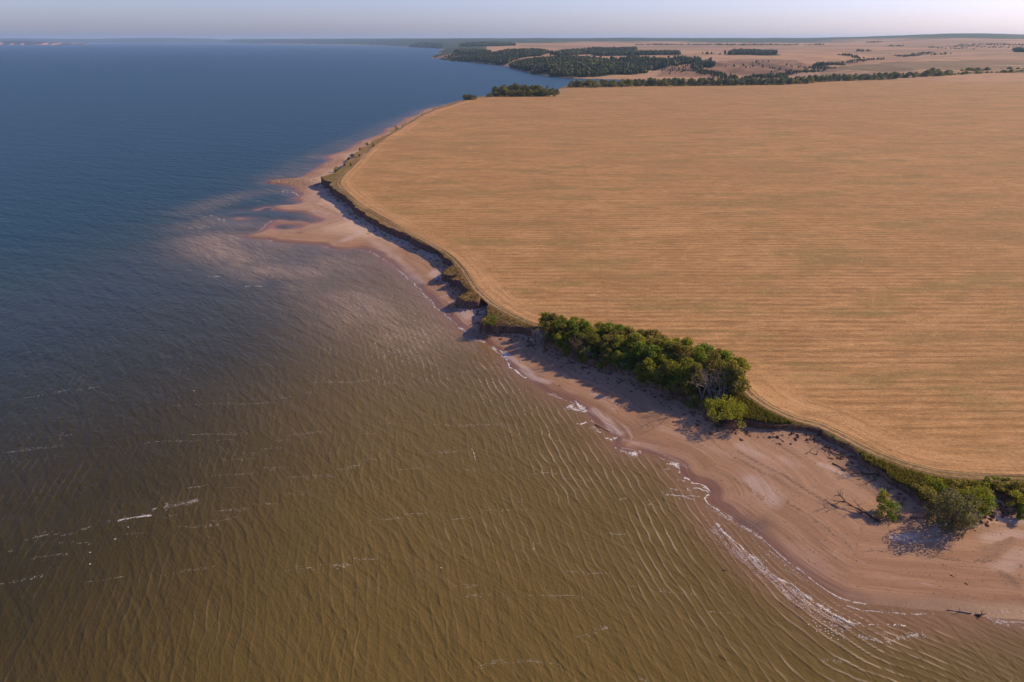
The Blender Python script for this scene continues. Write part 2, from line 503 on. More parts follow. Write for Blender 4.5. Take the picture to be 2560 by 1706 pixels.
SHORE_PX = [(1150, 252), (1118, 262), (1082, 270), (1055, 276), (1043, 288), (1010, 296.5), (996, 310), (975, 319), (957, 323), (961, 328),
 (948, 337), (927, 344), (900, 353), (874, 368), (859, 378), (838, 384), (805, 393), (820, 402), (802, 412.5), (778, 427), (761, 438), (746, 445),
 (686, 450), (667, 452), (665, 459), (698, 461.6), (725, 467.6), (738, 475), (729, 479.5), (747, 487), (741, 493), (729, 497), (744, 503),
 (739, 511), (668, 515), (688, 517), (668, 526), (696, 526), (719, 530), (752, 531), (777, 543), (798, 553), (777, 558.6), (752, 553), (719, 553),
 (706, 550), (678, 551), (668, 561), (651, 576), (635, 582), (604, 592.5), (637, 598), (670, 599), (683, 605), (744, 609), (808, 612), (818, 619),
 (859, 626), (900, 621), (923, 627), (948, 640), (984, 665), (1015, 689), (1043, 717), (1066, 737), (1084, 760), (1101, 778), (1130, 806),
 (1152, 824), (1183, 844), (1214, 857), (1239, 870), (1258, 893), (1272, 917), (1317, 944), (1367, 983), (1415, 1002), (1466, 1028), (1484, 1055),
 (1527, 1080), (1541, 1101), (1532, 1118), (1557, 1131), (1603, 1130), (1637, 1141), (1676, 1153), (1701, 1166), (1703, 1186), (1733, 1206),
 (1764, 1212), (1777, 1231), (1766, 1249), (1780, 1266), (1806, 1277), (1832, 1298), (1847, 1311), (1896, 1342), (1950, 1392), (2009, 1437),
 (2054, 1468), (2108, 1495), (2176, 1510), (2266, 1519), (2356, 1527), (2446, 1541), (2560, 1548), (2750, 1580), (3000, 1640), (3400, 1760)]
ISLES_PX = [[(582, 545), (600, 544), (637, 545), (606, 550), (584, 553)], [(626, 524), (640, 522.5), (657, 524), (650, 528), (634, 528)],
            [(593, 526), (612, 524), (608, 527), (597, 528.5)], [(650, 519), (684, 518), (676, 521), (655, 521.5)]]
POOL_PX = [(684, 571), (690, 564), (712, 560.5), (738, 563), (745, 567), (735, 572), (708, 574)]

rim_raw = np.array([on_plateau(*p) for p in RIM_PX])
rim = resample(rim_raw, lambda p: max(0.7, 0.0045 * math.hypot(*p)))
_d = np.hypot(rim[:, 0], rim[:, 1])
_t = np.gradient(rim, axis=0)
_t /= np.linalg.norm(_t, axis=1)[:, None] + 1e-9
rim_n = np.c_[_t[:, 1], -_t[:, 0]]         # points out over the beach
_w = np.clip(_d / 350, 0.35, 2.0)
_jit = (fbm(rim[:, 0], rim[:, 1], 9.0, 2, 4) * 1.7 + fbm(rim[:, 0], rim[:, 1], 2.2, 9, 2) * 0.45) * _w
_jit[0] = _jit[-1] = 0
rim = rim + rim_n * _jit[:, None]
rim_far = np.array([on_plateau(*p) for p in RIM_FAR_PX])
edge_near = resample(np.array([on_plateau(*p) for p in EDGE_PX]), lambda p: max(1.5, 0.008 * math.hypot(*p)))
edge_far = np.array([on_plateau(*p) for p in EDGE_FAR_PX])
shore = np.array([on_level(*p) for p in SHORE_PX])
shore = resample(shore, lambda p: max(1.2, 0.008 * math.hypot(*p)))
shore = shore + np.c_[fbm(shore[:, 0], shore[:, 1], 6, 4, 2), fbm(shore[:, 0], shore[:, 1], 6, 8, 2)] * np.clip(np.hypot(*shore.T) / 400, 0.3, 1.2)[:, None]
isles = [np.array([on_level(*p) for p in q]) for q in ISLES_PX]
pool = np.array([on_level(*p) for p in POOL_PX])
land_poly = np.vstack([shore, [[600, 20], [3500, 20], [3500, 2300]], rim_far[:-1]])
plateau_poly = np.vstack([rim, [[700, 60], [3400, 60], [3400, 2200], [1750, 2150]], rim_far[:-1]])
field_poly = np.vstack([edge_near, [[800, 75], [3300, 75], [3300, 2050], [1650, 2010]], edge_far[:-1]])
TRAM = [(0.068, 17.3, 0.7, 0.18), (0.105, 115.0, 0.7, 0.20), (0.085, 62.0, 0.5, 0.10), (0.12, 168.0, 0.6, 0.14), (0.13, 225.0, 0.6, 0.12), (0.06, -18.0, 0.5, 0.12)]

def shore_distance(x, y):
    """positive inland, negative out in the water; arc length along the shore"""
    d, a = polydist(shore, x, y, True) if np.size(x) >= 40 else (polydist(shore, x, y), 0 * np.asarray(x))
    ins = inside(land_poly, x, y)
    sd = np.where(ins, d, -d)
    for q in isles:
        di = polydist(np.vstack([q, q[:1]]), x, y)
        si = np.where(inside(q, x, y), di, -di)
        sd = np.maximum(sd, si)
    dp = polydist(np.vstack([pool, pool[:1]]), x, y)
    sp = np.where(inside(pool, x, y), -dp, dp)
    sd = np.where(ins, np.minimum(sd, sp), sd)
    return sd, a

# ------------------------------------------------------------------ materials
m_sand = sand_material()
m_stubble = stubble_material()
m_verge = verge_material()
m_track = track_material()
m_cliff = cliff_material()
m_water = water_material()
m_terrain = terrain_material()
m_foam = plain("foam", (0.50, 0.47, 0.47), (0.72, 0.68, 0.67), 3.0, 0.8)
m_foam_thin = plain("thin_foam", (0.30, 0.215, 0.185), (0.50, 0.40, 0.37), 3.0, 0.8)
m_bark = plain("bark", (0.055, 0.038, 0.028), (0.11, 0.08, 0.06), 4.0)
m_drift = plain("bleached_wood", (0.16, 0.115, 0.09), (0.34, 0.26, 0.20), 3.0)
m_dark_wood = plain("wet_wood", (0.035, 0.022, 0.018), (0.09, 0.06, 0.045), 3.0)
m_red_twig = plain("russet_twigs", (0.15, 0.075, 0.06), (0.30, 0.16, 0.125), 2.0)
m_grey_twig = plain("grey_twigs", (0.22, 0.175, 0.155), (0.40, 0.33, 0.295), 2.0)
m_leaf = leaf_material("green_leaves", (0.030, 0.050, 0.006), (0.29, 0.28, 0.030))
m_leaf_y = leaf_material("yellowing_leaves", (0.065, 0.090, 0.008), (0.27, 0.27, 0.026))
m_leaf_o = leaf_material("olive_leaves", (0.060, 0.060, 0.012), (0.27, 0.225, 0.050))
m_leaf_w = leaf_material("willow_leaves", (0.055, 0.058, 0.026), (0.17, 0.155, 0.070))
m_leaf_g = leaf_material("bright_leaves", (0.035, 0.070, 0.008), (0.175, 0.225, 0.022))
m_leaf_far = leaf_material("belt_leaves", (0.030, 0.045, 0.014), (0.17, 0.165, 0.045), 0.4)
m_leaf_fary = leaf_material("belt_yellow_leaves", (0.080, 0.085, 0.020), (0.25, 0.21, 0.052), 0.4)
m_leaf_pine = leaf_material("pine_needles", (0.034, 0.054, 0.024), (0.14, 0.15, 0.055), 0.35)
m_grass = leaf_material("dry_grass", (0.085, 0.065, 0.018), (0.23, 0.155, 0.055), 0.3)
m_weed = leaf_material("green_weeds", (0.050, 0.056, 0.010), (0.20, 0.165, 0.032), 0.3)
m_stone = plain("stones", (0.085, 0.055, 0.045), (0.22, 0.15, 0.115), 1.0)

# ------------------------------------------------------------------ water: one sheet, waves as real relief near the camera
def wave_height(x, y, sd):
    r = np.hypot(x, y)
    yy = np.clip(y, 60, 340)
    a = np.clip((yy - 150) / 170, 0, 1)
    g = 0.225 * y + 0.62 * 170 * (a ** 3 / 3 * 1.6)
    sx = np.clip((x - 38) / 34, 0, 1)
    sx = sx * sx * (3 - 2 * sx)
    psi = 0.965 * x + g + 0.9 * (y - 92) * sx
    psi = psi + 1.7 * fbm(x, y, 26, 1, 2) + 0.42 * vn(x, y, 5.5, 5) + 0.16 * vn(x, y, 2.3, 6)
    off = np.clip(-sd / 55, 0, 1)
    lam = 1.85
    def crest(ps, L, k):
        ph = 2 * np.pi * ps / L
        return np.exp(k * (np.cos(ph + 0.42 * np.sin(ph)) - 1))
    am1 = 0.72 + 0.6 * fbm(x * 0.5 + y * 0.1, y * 0.22, 5, 13, 2)
    am1 = np.clip(am1 * (1 - 0.35 * off) + 0.25 * vn(x, y, 6.5, 14) * off, 0.03, 1.4)
    near = crest(psi, lam, 5.0) * am1
    psi2 = psi + 1.5 * fbm(x, y, 8, 21, 3) + 0.30 * y
    am2 = np.clip(0.45 + 0.8 * fbm(x, y * 0.45, 7, 31, 2), 0.0, 1.4)
    far = crest(psi2, 2.7, 1.6) * am2
    psi3 = 0.80 * x - 0.60 * y + 1.3 * fbm(x, y, 11, 41, 2)
    cross = crest(psi3, 1.7, 1.2) * np.clip(0.3 + 0.6 * fbm(x, y, 10, 51, 2), 0, 1)
    h = near * (0.19 - 0.10 * off) + far * (0.02 + 0.075 * off) + cross * (0.012 + 0.045 * off)
    damp = np.clip((-sd - 0.4) / 4.5, 0, 1) * np.clip((430 - r) / 170, 0, 1)
    wave_height.crest = np.clip((near - 0.38) / 0.45, 0, 1) * np.clip(vn(x, y, 3.1, 77) * 0.7 + 0.55, 0.1, 1) * (1 - 0.85 * off) * 0.85 * np.clip((290 - r) / 80, 0, 1) * damp  # mask of the glint colour painted along near-shore crests
    return h * damp - 0.03 * damp

def shoal_amount(x, y, sd):
    tot = np.zeros_like(x)
    for pts, w, s in [([(530, 600), (560, 645), (640, 672), (730, 690), (830, 722), (900, 760), (980, 820), (1060, 845)], 16.0, 0.9),
                      ([(470, 530), (560, 500), (640, 480), (700, 478)], 12.0, 0.42),
                      ([(490, 565), (540, 550), (610, 560)], 12.0, 0.6),
                      ([(640, 610), (760, 640), (860, 660), (940, 700)], 18.0, 0.62),
                      ([(690, 640), (850, 690), (950, 750), (1010, 800)], 26.0, 0.5),
                      ([(700, 440), (800, 385), (900, 345), (1000, 300), (1100, 262)], 16.0, 0.35)]:
        P = np.array([on_level(*p) for p in pts])
        d = polydist(P, x, y)
        tot = np.maximum(tot, s * np.exp(-(d / w) ** 2))
    n = 0.72 + 0.55 * fbm(x, y, 24, 61, 4)
    return np.clip(tot * n, 0, 1)

def water_attrs(x, y, sd):
    r = np.hypot(x, y)
    d = np.clip(-sd, 0, None)
    az = np.arctan2(x, y)
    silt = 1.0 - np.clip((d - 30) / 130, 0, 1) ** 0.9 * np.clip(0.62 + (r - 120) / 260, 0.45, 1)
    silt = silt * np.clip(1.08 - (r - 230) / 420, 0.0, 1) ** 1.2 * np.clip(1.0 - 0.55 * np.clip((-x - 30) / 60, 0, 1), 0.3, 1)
    edge = np.exp(-d / 4.5) * 0.9 * np.clip(1.3 - r / 700, 0.3, 1)
    lee = np.exp(-(polydist(np.array([on_level(*p) for p in [(1700, 1180), (1800, 1320), (1900, 1420), (2050, 1520), (2200, 1545), (2400, 1550)]]), x, y) / 5.5) ** 2)
    edge = np.clip(np.maximum(edge, 0.8 * lee), 0, 1)
    calm = np.clip(1 - d / 8, 0, 1) * 0.6
    lag = np.exp(-((x + 158) / 34) ** 2 - ((y - 388) / 34) ** 2) * np.clip(1.2 - d / 14, 0, 1)
    calm = np.maximum(calm, lag)
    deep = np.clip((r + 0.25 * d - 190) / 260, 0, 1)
    deep = np.maximum(deep, 0.85 * lag)  # lagoon is not deep: calm sky reflection painted in as blue base
    return silt * (1 - 0.8 * lag), shoal_amount(x, y, sd) * (1 - 0.75 * lag), edge * (1 - 0.5 * lag), calm, deep

def polar(r, a):
    rr, aa = np.meshgrid(r, a, indexing='ij')
    return rr * np.sin(aa), rr * np.cos(aa)

def grid_quads(nr, na, keep=None):
    i = np.arange(nr * na).reshape(nr, na)
    q = np.stack([i[:-1, :-1], i[:-1, 1:], i[1:, 1:], i[1:, :-1]], -1).reshape(-1, 4)
    if keep is not None:
        k = keep.reshape(-1)
        q = q[k[q].any(1)]
    return q

def compact(V, q, attrs):
    used = np.unique(q)
    mp = np.full(len(V), -1, np.int64)
    mp[used] = np.arange(len(used))
    return V[used], mp[q], {k: a[used] for k, a in attrs.items()}

def polar_field(fn, r, a, step):
    """evaluate fn on every step-th ring and spoke, interpolate between"""
    ir = np.unique(np.r_[np.arange(0, len(r), step), len(r) - 1]); ia = np.unique(np.r_[np.arange(0, len(a), step), len(a) - 1])
    x, y = polar(r[ir], a[ia])
    out = []
    jr = np.arange(len(r)); ja = np.arange(len(a))
    kr = np.clip(np.searchsorted(ir, jr, side='right') - 1, 0, len(ir) - 2); fr_ = ((jr - ir[kr]) / (ir[kr + 1] - ir[kr]))[:, None]
    ka = np.clip(np.searchsorted(ia, ja, side='right') - 1, 0, len(ia) - 2); fa = ((ja - ia[ka]) / (ia[ka + 1] - ia[ka]))[None, :]
    for f in fn(x.ravel(), y.ravel()):
        g = np.asarray(f, float).reshape(x.shape)
        g = g[kr] * (1 - fr_) + g[kr + 1] * fr_
        out.append(g[:, ka] * (1 - fa) + g[:, ka + 1] * fa)
    return out

A0 = R(52)
r_f = [60.0]
while r_f[-1] < 640:
    r_f.append(r_f[-1] * (1.0023 if r_f[-1] < 190 else 1.0040))
r_f = np.array(r_f)
r_f[-1] = 640.0
a_f = np.linspace(-A0, A0, 1170)
X, Y = polar(r_f, a_f)
sdw = polar_field(lambda x, y: [shore_distance(x, y)[0]], r_f, a_f, 2)[0]
Z = wave_height(X, Y, sdw)
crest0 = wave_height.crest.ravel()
Z[-1] = 0; Z[0] = 0; Z[:, 0] = 0; Z[:, -1] = 0
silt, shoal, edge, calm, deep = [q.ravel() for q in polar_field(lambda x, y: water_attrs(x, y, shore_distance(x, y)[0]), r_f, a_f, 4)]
keep = sdw < 9
V1 = np.c_[X.ravel(), Y.ravel(), Z.ravel()]
q1 = grid_quads(*X.shape, keep)
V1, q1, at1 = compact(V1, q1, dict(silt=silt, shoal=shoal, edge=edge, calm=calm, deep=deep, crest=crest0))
parts = [(V1, q1, at1)]
def water_ring(r, a, land_cut=False):
    x, y = polar(np.asarray(r, float), np.asarray(a, float))
    sd, _ = shore_distance(x.ravel(), y.ravel())
    s, b, e, c, dp = water_attrs(x.ravel(), y.ravel(), sd)
    V = np.c_[x.ravel(), y.ravel(), 0 * x.ravel()]
    q = grid_quads(*x.shape)
    return V, q, dict(silt=s, shoal=b, edge=e, calm=c, deep=dp, crest=0 * s)
parts.append(water_ring([0.0, 30, 60], np.linspace(-math.pi, math.pi, 73)))
parts.append(water_ring([60, 100, 180, 320, 640], np.linspace(A0, 2 * math.pi - A0, 60)))
parts.append(water_ring(np.geomspace(640, 2600, 70), np.linspace(-A0, A0, 240)))
parts.append(water_ring(np.geomspace(640, 2600, 6), np.linspace(A0, 2 * math.pi - A0, 40)))
parts.append(water_ring(np.geomspace(2600, 24000, 24), np.linspace(-math.pi, math.pi, 121)))
off = 0
VV, QQ, AA = [], [], {k: [] for k in at1}
for V, q, at in parts:
    VV.append(V); QQ.append(q + off); off += len(V)
    for k in AA: AA[k].append(at[k])
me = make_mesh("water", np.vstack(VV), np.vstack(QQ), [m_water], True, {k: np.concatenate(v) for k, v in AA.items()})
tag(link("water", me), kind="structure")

# ------------------------------------------------------------------ beach and lake bed by the shore
def beach_height(x, y, sd):
    up = 1.75 * (1 - np.exp(-np.clip(sd, 0, None) / 13.0))
    relief = 0.07 * fbm(x, y, 9, 71, 3) * np.clip(sd / 6, 0, 1) + 0.03 * fbm(x, y, 2.5, 72, 2) * np.clip(sd / 4, 0, 1)
    r = np.hypot(x, y)
    return np.where(sd > 0, up + relief + 0.05 * np.clip(sd, 0, 1), np.maximum(0.07 * sd, -1.2))

r_b = [62.0]
while r_b[-1] < 1500:
    r_b.append(r_b[-1] * 1.0052)
a_b = np.linspace(-R(40), R(60), 760)
Xb, Yb = polar(np.array(r_b), a_b)
xb, yb = Xb.ravel(), Yb.ravel()
rough_in = inside(land_poly, xb, yb)
sdb, arcb = [q.ravel() for q in polar_field(shore_distance, np.array(r_b), a_b, 2)]
rimd = polar_field(lambda x, y: [polydist(rim[::3], x, y)], np.array(r_b), a_b, 2)[0].ravel()
inpl = inside(plateau_poly, xb, yb)
keep = ((sdb > -7) & ~(inpl & (rimd > 4.0 + 0.006 * np.hypot(xb, yb)))).reshape(Xb.shape)
zb = beach_height(xb, yb, sdb)
rise = np.clip(1 - rimd / 6.0, 0, 1) ** 1.5 * 0.9
zb = zb + np.where(sdb > 2, rise, 0)
Vb = np.c_[xb, yb, zb]
dryn = fbm(xb, yb, 16, 81, 3)
far_dry = np.clip((yb - 150) / 120, 0.15, 1)
dry = np.clip((sdb - 9) / 12 + 0.5 * dryn, 0, 1) * np.clip(1.2 - rimd / 30, 0.0, 1) * far_dry
spit = np.exp(-((xb + 150) / 70) ** 2 - ((yb - 400) / 70) ** 2)
dry = np.clip(dry + 0.35 * spit * np.clip(sdb / 5, 0, 1), 0, 1)
MARKS = [([(1262, 876), (1300, 905), (1335, 938), (1372, 949)], 1.3, .9), ([(1485, 1018), (1512, 1038), (1532, 1064), (1552, 1076)], 1.4, .9), ([(1560, 1092), (1640, 1118), (1690, 1142), (1720, 1160)], .8, .5),
         ([(1384, 978), (1402, 990), (1420, 1003)], .8, .6), ([(1850, 1118), (1905, 1142)], 2.2, .5), ([(1885, 1200), (1915, 1225), (1930, 1250)], 2.6, .55), ([(1955, 1148), (1995, 1168)], 1.8, .5),
         ([(2050, 1165), (2085, 1178), (2120, 1196)], 1.2, .8), ([(2235, 1347), (2330, 1335), (2378, 1304), (2440, 1293), (2560, 1312)], 1.1, .9), ([(2260, 1358), (2350, 1350), (2420, 1318), (2500, 1312)], .8, .6),
         ([(2465, 1350), (2530, 1338), (2620, 1350)], 2.0, .6), ([(2480, 1250), (2510, 1262), (2560, 1282)], 2.4, .8), ([(2500, 1420), (2530, 1400), (2560, 1390)], 2.0, .5), ([(1650, 1068), (1760, 1110), (1850, 1150)], 1.6, .35),
         ([(1215, 765), (1190, 785), (1165, 775)], 4.0, 1.0), ([(1150, 712), (1115, 705), (1085, 680)], 3.0, 1.0), ([(1100, 650), (1050, 625), (990, 595)], 3.0, .8), ([(1290, 830), (1330, 850)], 1.6, .7),
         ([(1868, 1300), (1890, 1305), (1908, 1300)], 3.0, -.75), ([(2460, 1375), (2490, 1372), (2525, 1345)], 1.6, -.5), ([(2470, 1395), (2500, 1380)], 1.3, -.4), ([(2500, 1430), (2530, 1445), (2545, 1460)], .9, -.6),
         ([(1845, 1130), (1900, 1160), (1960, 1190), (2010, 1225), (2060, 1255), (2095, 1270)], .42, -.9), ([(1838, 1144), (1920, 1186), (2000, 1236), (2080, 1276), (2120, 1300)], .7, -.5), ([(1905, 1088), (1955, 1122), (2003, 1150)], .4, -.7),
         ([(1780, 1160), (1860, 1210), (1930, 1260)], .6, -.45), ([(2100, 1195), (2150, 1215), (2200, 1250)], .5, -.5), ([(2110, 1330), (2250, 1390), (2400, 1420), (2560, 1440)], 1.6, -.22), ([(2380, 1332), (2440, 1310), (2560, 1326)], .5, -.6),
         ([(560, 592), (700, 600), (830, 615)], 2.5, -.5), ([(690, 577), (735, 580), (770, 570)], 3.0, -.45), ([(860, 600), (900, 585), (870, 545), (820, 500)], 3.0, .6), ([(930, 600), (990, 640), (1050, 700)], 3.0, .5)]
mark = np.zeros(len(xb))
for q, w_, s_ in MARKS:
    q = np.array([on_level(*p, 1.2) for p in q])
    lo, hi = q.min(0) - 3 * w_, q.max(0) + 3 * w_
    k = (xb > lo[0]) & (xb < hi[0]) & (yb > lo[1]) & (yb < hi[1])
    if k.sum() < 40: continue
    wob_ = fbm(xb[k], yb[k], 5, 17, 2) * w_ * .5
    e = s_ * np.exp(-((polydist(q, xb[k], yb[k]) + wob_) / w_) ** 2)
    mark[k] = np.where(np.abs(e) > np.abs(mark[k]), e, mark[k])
uvb = np.c_[arcb, sdb, 0 * sdb]
qb = grid_quads(*Xb.shape, keep)
Vb, qb, atb = compact(Vb, qb, dict(inland=sdb, dry=dry, mark=mark, shore_uv=uvb))
tag(link("beach", make_mesh("beach", Vb, qb, [m_sand], True, atb)), kind="structure")

def ground_z(x, y):
    x = np.atleast_1d(np.asarray(x, float)); y = np.atleast_1d(np.asarray(y, float))
    sd, _ = shore_distance(x, y)
    z = beach_height(x, y, sd)
    z = z + np.where(sd > 2, np.clip(1 - polydist(rim, x, y) / 6.0, 0, 1) ** 1.5 * 0.9, 0)
    return np.where(inside(plateau_poly, x, y), plateau_z(x, y), z)

def on_ground(u, v):
    z = 1.5
    for _ in range(12):
        p = on_level(u, v, z)
        z = 0.5 * z + 0.5 * float(ground_z(p[0], p[1])[0])
    return p, float(ground_z(p[0], p[1])[0])

# ------------------------------------------------------------------ plateau: verge and stubble field
ebd = np.vstack([edge_near])
pts = [tuple(p) for p in rim]
n_rim = len(pts)
extra = [(700, 60), (3400, 60), (3400, 2200), (1750, 2150)] + [tuple(p) for p in rim_far[:-1]]
pts += extra
loop = list(range(len(pts)))
edges = [(loop[i], loop[(i + 1) % len(loop)]) for i in range(len(loop))]
s0 = len(pts)
fld = [tuple(p) for p in field_poly]
pts += fld
edges += [(s0 + i, s0 + (i + 1) % len(fld)) for i in range(len(fld))]
r_p = np.geomspace(95, 2600, 120)
Xp, Yp = polar(r_p, np.linspace(-R(38), R(62), 200))
xp, yp = Xp.ravel() + rng.normal(0, .3, Xp.size), Yp.ravel() + rng.normal(0, .3, Xp.size)
k = inside(plateau_poly, xp, yp)
xp, yp = xp[k], yp[k]
bd0 = polydist(ebd, xp, yp); rd0 = polydist(rim, xp, yp)
k = (bd0 > 1.5) & (rd0 > 1.5)
pts += list(zip(xp[k], yp[k]))
# rows of points following the field edge, so that its distance is smooth
_t = np.gradient(edge_near, axis=0); _t /= np.linalg.norm(_t, axis=1)[:, None]
en = np.c_[-_t[:, 1], _t[:, 0]]
for dd in (5, 11, 18, 27):
    q = edge_near + en * dd
    k = inside(field_poly, q[:, 0], q[:, 1]) & (polydist(ebd, q[:, 0], q[:, 1]) > dd * 0.8)
    pts += [tuple(p) for p in q[k]]
res = geometry.delaunay_2d_cdt([Vector(p) for p in pts], edges, [], 0, 1e-4)
PV = np.array([(v.x, v.y) for v in res[0]])
PT = np.array([f for f in res[2] if len(f) == 3])
cen = PV[PT].mean(1)
k = inside(plateau_poly, cen[:, 0], cen[:, 1])
PT, cen = PT[k], cen[k]
isf = inside(field_poly, cen[:, 0], cen[:, 1])
def undul(x, y):
    return plateau_z(x, y)
PZ = np.c_[PV, undul(PV[:, 0], PV[:, 1])]
bd, barc = polydist(ebd, PV[:, 0], PV[:, 1], True)
greens = np.clip(np.clip((260 - PV[:, 1]) / 110, 0, 1) + 0.5 * np.exp(-((PV[:, 0] + 108) / 45) ** 2 - ((PV[:, 1] - 470) / 60) ** 2) + 0.25 * fbm(PV[:, 0], PV[:, 1], 18, 91, 3), 0, 1)
V, q, at = compact(PZ, PT[isf], dict(edge_distance=np.clip(bd, 0, 90), edge_uv=np.c_[barc, bd, 0 * bd]))
tag(link("stubble_field", make_mesh("stubble_field", V, q, [m_stubble], True, at)), kind="structure")
V, q, at = compact(PZ, PT[~isf], dict(green=greens))
tag(link("grass_verge", make_mesh("grass_verge", V, q, [m_verge], True, at)), kind="structure")

# the track along the field edge
c = edge_near - en * 1.7
k = (polydist(ebd, c[:, 0], c[:, 1]) > 1.2)
c = c[k]
c = resample(c, lambda p: max(1.0, 0.006 * math.hypot(*p)))
_t = np.gradient(c, axis=0); _t /= np.linalg.norm(_t, axis=1)[:, None]
tn = np.c_[-_t[:, 1], _t[:, 0]]
us = np.array([0, .12, .24, .36, .5, .64, .76, .88, 1.0])
prof = np.array([0.0, .02, -.01, .03, .04, .03, -.01, .02, 0.0]) + 0.03
arc = np.r_[0, np.cumsum(np.hypot(*np.diff(c, axis=0).T))]
TV, TU = [], []
for u, h in zip(us, prof):
    p = c + tn * (u - .5) * 3.1
    TV.append(np.c_[p, plateau_z(p[:, 0], p[:, 1]) + h]); TU.append(np.c_[np.full(len(c), u), arc, 0 * arc])
TV = np.stack(TV, 1).reshape(-1, 3); TU = np.stack(TU, 1).reshape(-1, 3)
tag(link("dirt_track", make_mesh("dirt_track", TV, grid_quads(len(c), len(us)), [m_track], True, {"track_uv": TU})), kind="structure")

# bluff: the eroded bank between verge and beach
hz = plateau_z(rim[:, 0], rim[:, 1])
_t = np.gradient(rim, axis=0); _t /= np.linalg.norm(_t, axis=1)[:, None] + 1e-9
rn = np.c_[_t[:, 1], -_t[:, 0]]
k5 = np.ones(5) / 5
rn = np.c_[np.convolve(rn[:, 0], k5, 'same'), np.convolve(rn[:, 1], k5, 'same')]
rn /= np.linalg.norm(rn, axis=1)[:, None] + 1e-9
fr = [0, .06, .2, .4, .62, .82, 1.0]
outw = [0, .05, .02, .10, .22, .42, .85]
CV = []
for f, ow in zip(fr, outw):
    nzs = fbm(rim[:, 0] + 3 * f, rim[:, 1] + 2 * f, 6.0, 15, 4) * 0.75 * min(1, f * 3) + fbm(rim[:, 0] + 7 * f, rim[:, 1] + 5 * f, 1.7, 25, 3) * 0.30 * min(1, f * 4)
    p = rim + rn * (ow * 2.0 + nzs * 0.8 + (0.25 if f > 0 else 0))[:, None]
    CV.append(np.c_[p, hz * (1 - f) + 0.2 * f - (0.03 if f == 0 else 0)])
CV = np.stack(CV, 1).reshape(-1, 3)
tag(link("bluff", make_mesh("bluff", CV, grid_quads(len(rim), len(fr)), [m_cliff], False)), kind="structure")

# ------------------------------------------------------------------ far country beyond the bay
FAR_PX = [(1620, 203), (1530, 199), (1480, 198), (1420, 196), (1380, 192.5), (1350, 188), (1320, 183), (1300, 178), (1270, 168), (1245, 163),
 (1200, 160), (1160, 154), (1110, 148.5), (1080, 146), (1075, 142.5), (1090, 139), (1100, 134), (1093, 131), (1105, 127), (1110, 124), (1100, 122.5),
 (1060, 120.5), (1020, 118), (1000, 116.5), (950, 115), (900, 113.5), (800, 112), (700, 111), (620, 110), (560, 108.8)]
far_shore = np.array([on_level(*p) for p in FAR_PX])
far_poly = np.vstack([far_shore, [[-9000, 34000], [30000, 34000], [30000, 1000], [1500, 1250], [420, 1500]]])
RT = np.array([0, 1800, 2100, 2400, 3000, 4000, 5000, 6200, 7700, 9000, 10500, 12000, 40000.])
ZT = np.array([2, 3, 14, 22, 28, 36, 44, 55, 68, 88, 107, 112, 112.])
def terrain_z(x, y):
    x = np.atleast_1d(np.asarray(x, float)); y = np.atleast_1d(np.asarray(y, float))
    r = np.hypot(x, y)
    az = np.degrees(np.arctan2(x, y))
    d = polydist(far_shore, x, y)
    ins = inside(far_poly, x, y)
    z = np.interp(r, RT, ZT)
    z = z + 52 * np.exp(-((az - 31) / 5.5) ** 2) * np.clip((r - 5500) / 3500, 0, 1)
    z = z + fbm(x, y, 420, 101, 3) * np.clip((r - 1700) / 900, 0, 1) * 8.5 + fbm(x, y, 1900, 102, 2) * np.clip((r - 5000) / 5000, 0, 1) * 7
    gul = np.exp(-((x - 780) / 520) ** 2 - ((y - 2300) / 420) ** 2)
    z = z - gul * 36 * np.abs(fbm(x + 0.35 * y, y * 0.35, 170, 105, 3)) + gul * 12 * vn(x, y, 300, 106) + 8 * fbm(x, y, 260, 107, 3) * np.exp(-((x - 60) / 420) ** 2 - ((y - 2700) / 600) ** 2)
    # ravine with bushes running up the slope on the right
    P = np.array([on_level(*p, zz) for p, zz in [((1900, 196), 2), ((1990, 184), 5), ((2060, 170), 10), ((2134, 154), 18), ((2205, 149), 22), ((2290, 140), 26)]])
    z = z - 7 * np.exp(-(polydist(P, x, y) / 90) ** 2) * np.clip((r - 1750) / 300, 0, 1)
    wid = 60 * np.clip(r / 2600, 0.8, 4)
    z = z * (1 - np.exp(-d / wid))
    return np.where(ins, np.maximum(z, 0.6), -3.0)

def on_terrain(u, v):
    d = ray(u, v)
    t = np.geomspace(1500, 16000, 900)
    x, y, z = d[0] * t, d[1] * t, CAM_H + d[2] * t
    k = np.where(z < terrain_z(x, y))[0]
    i = k[0] if len(k) else len(t) - 1
    return np.array([x[i], y[i]])

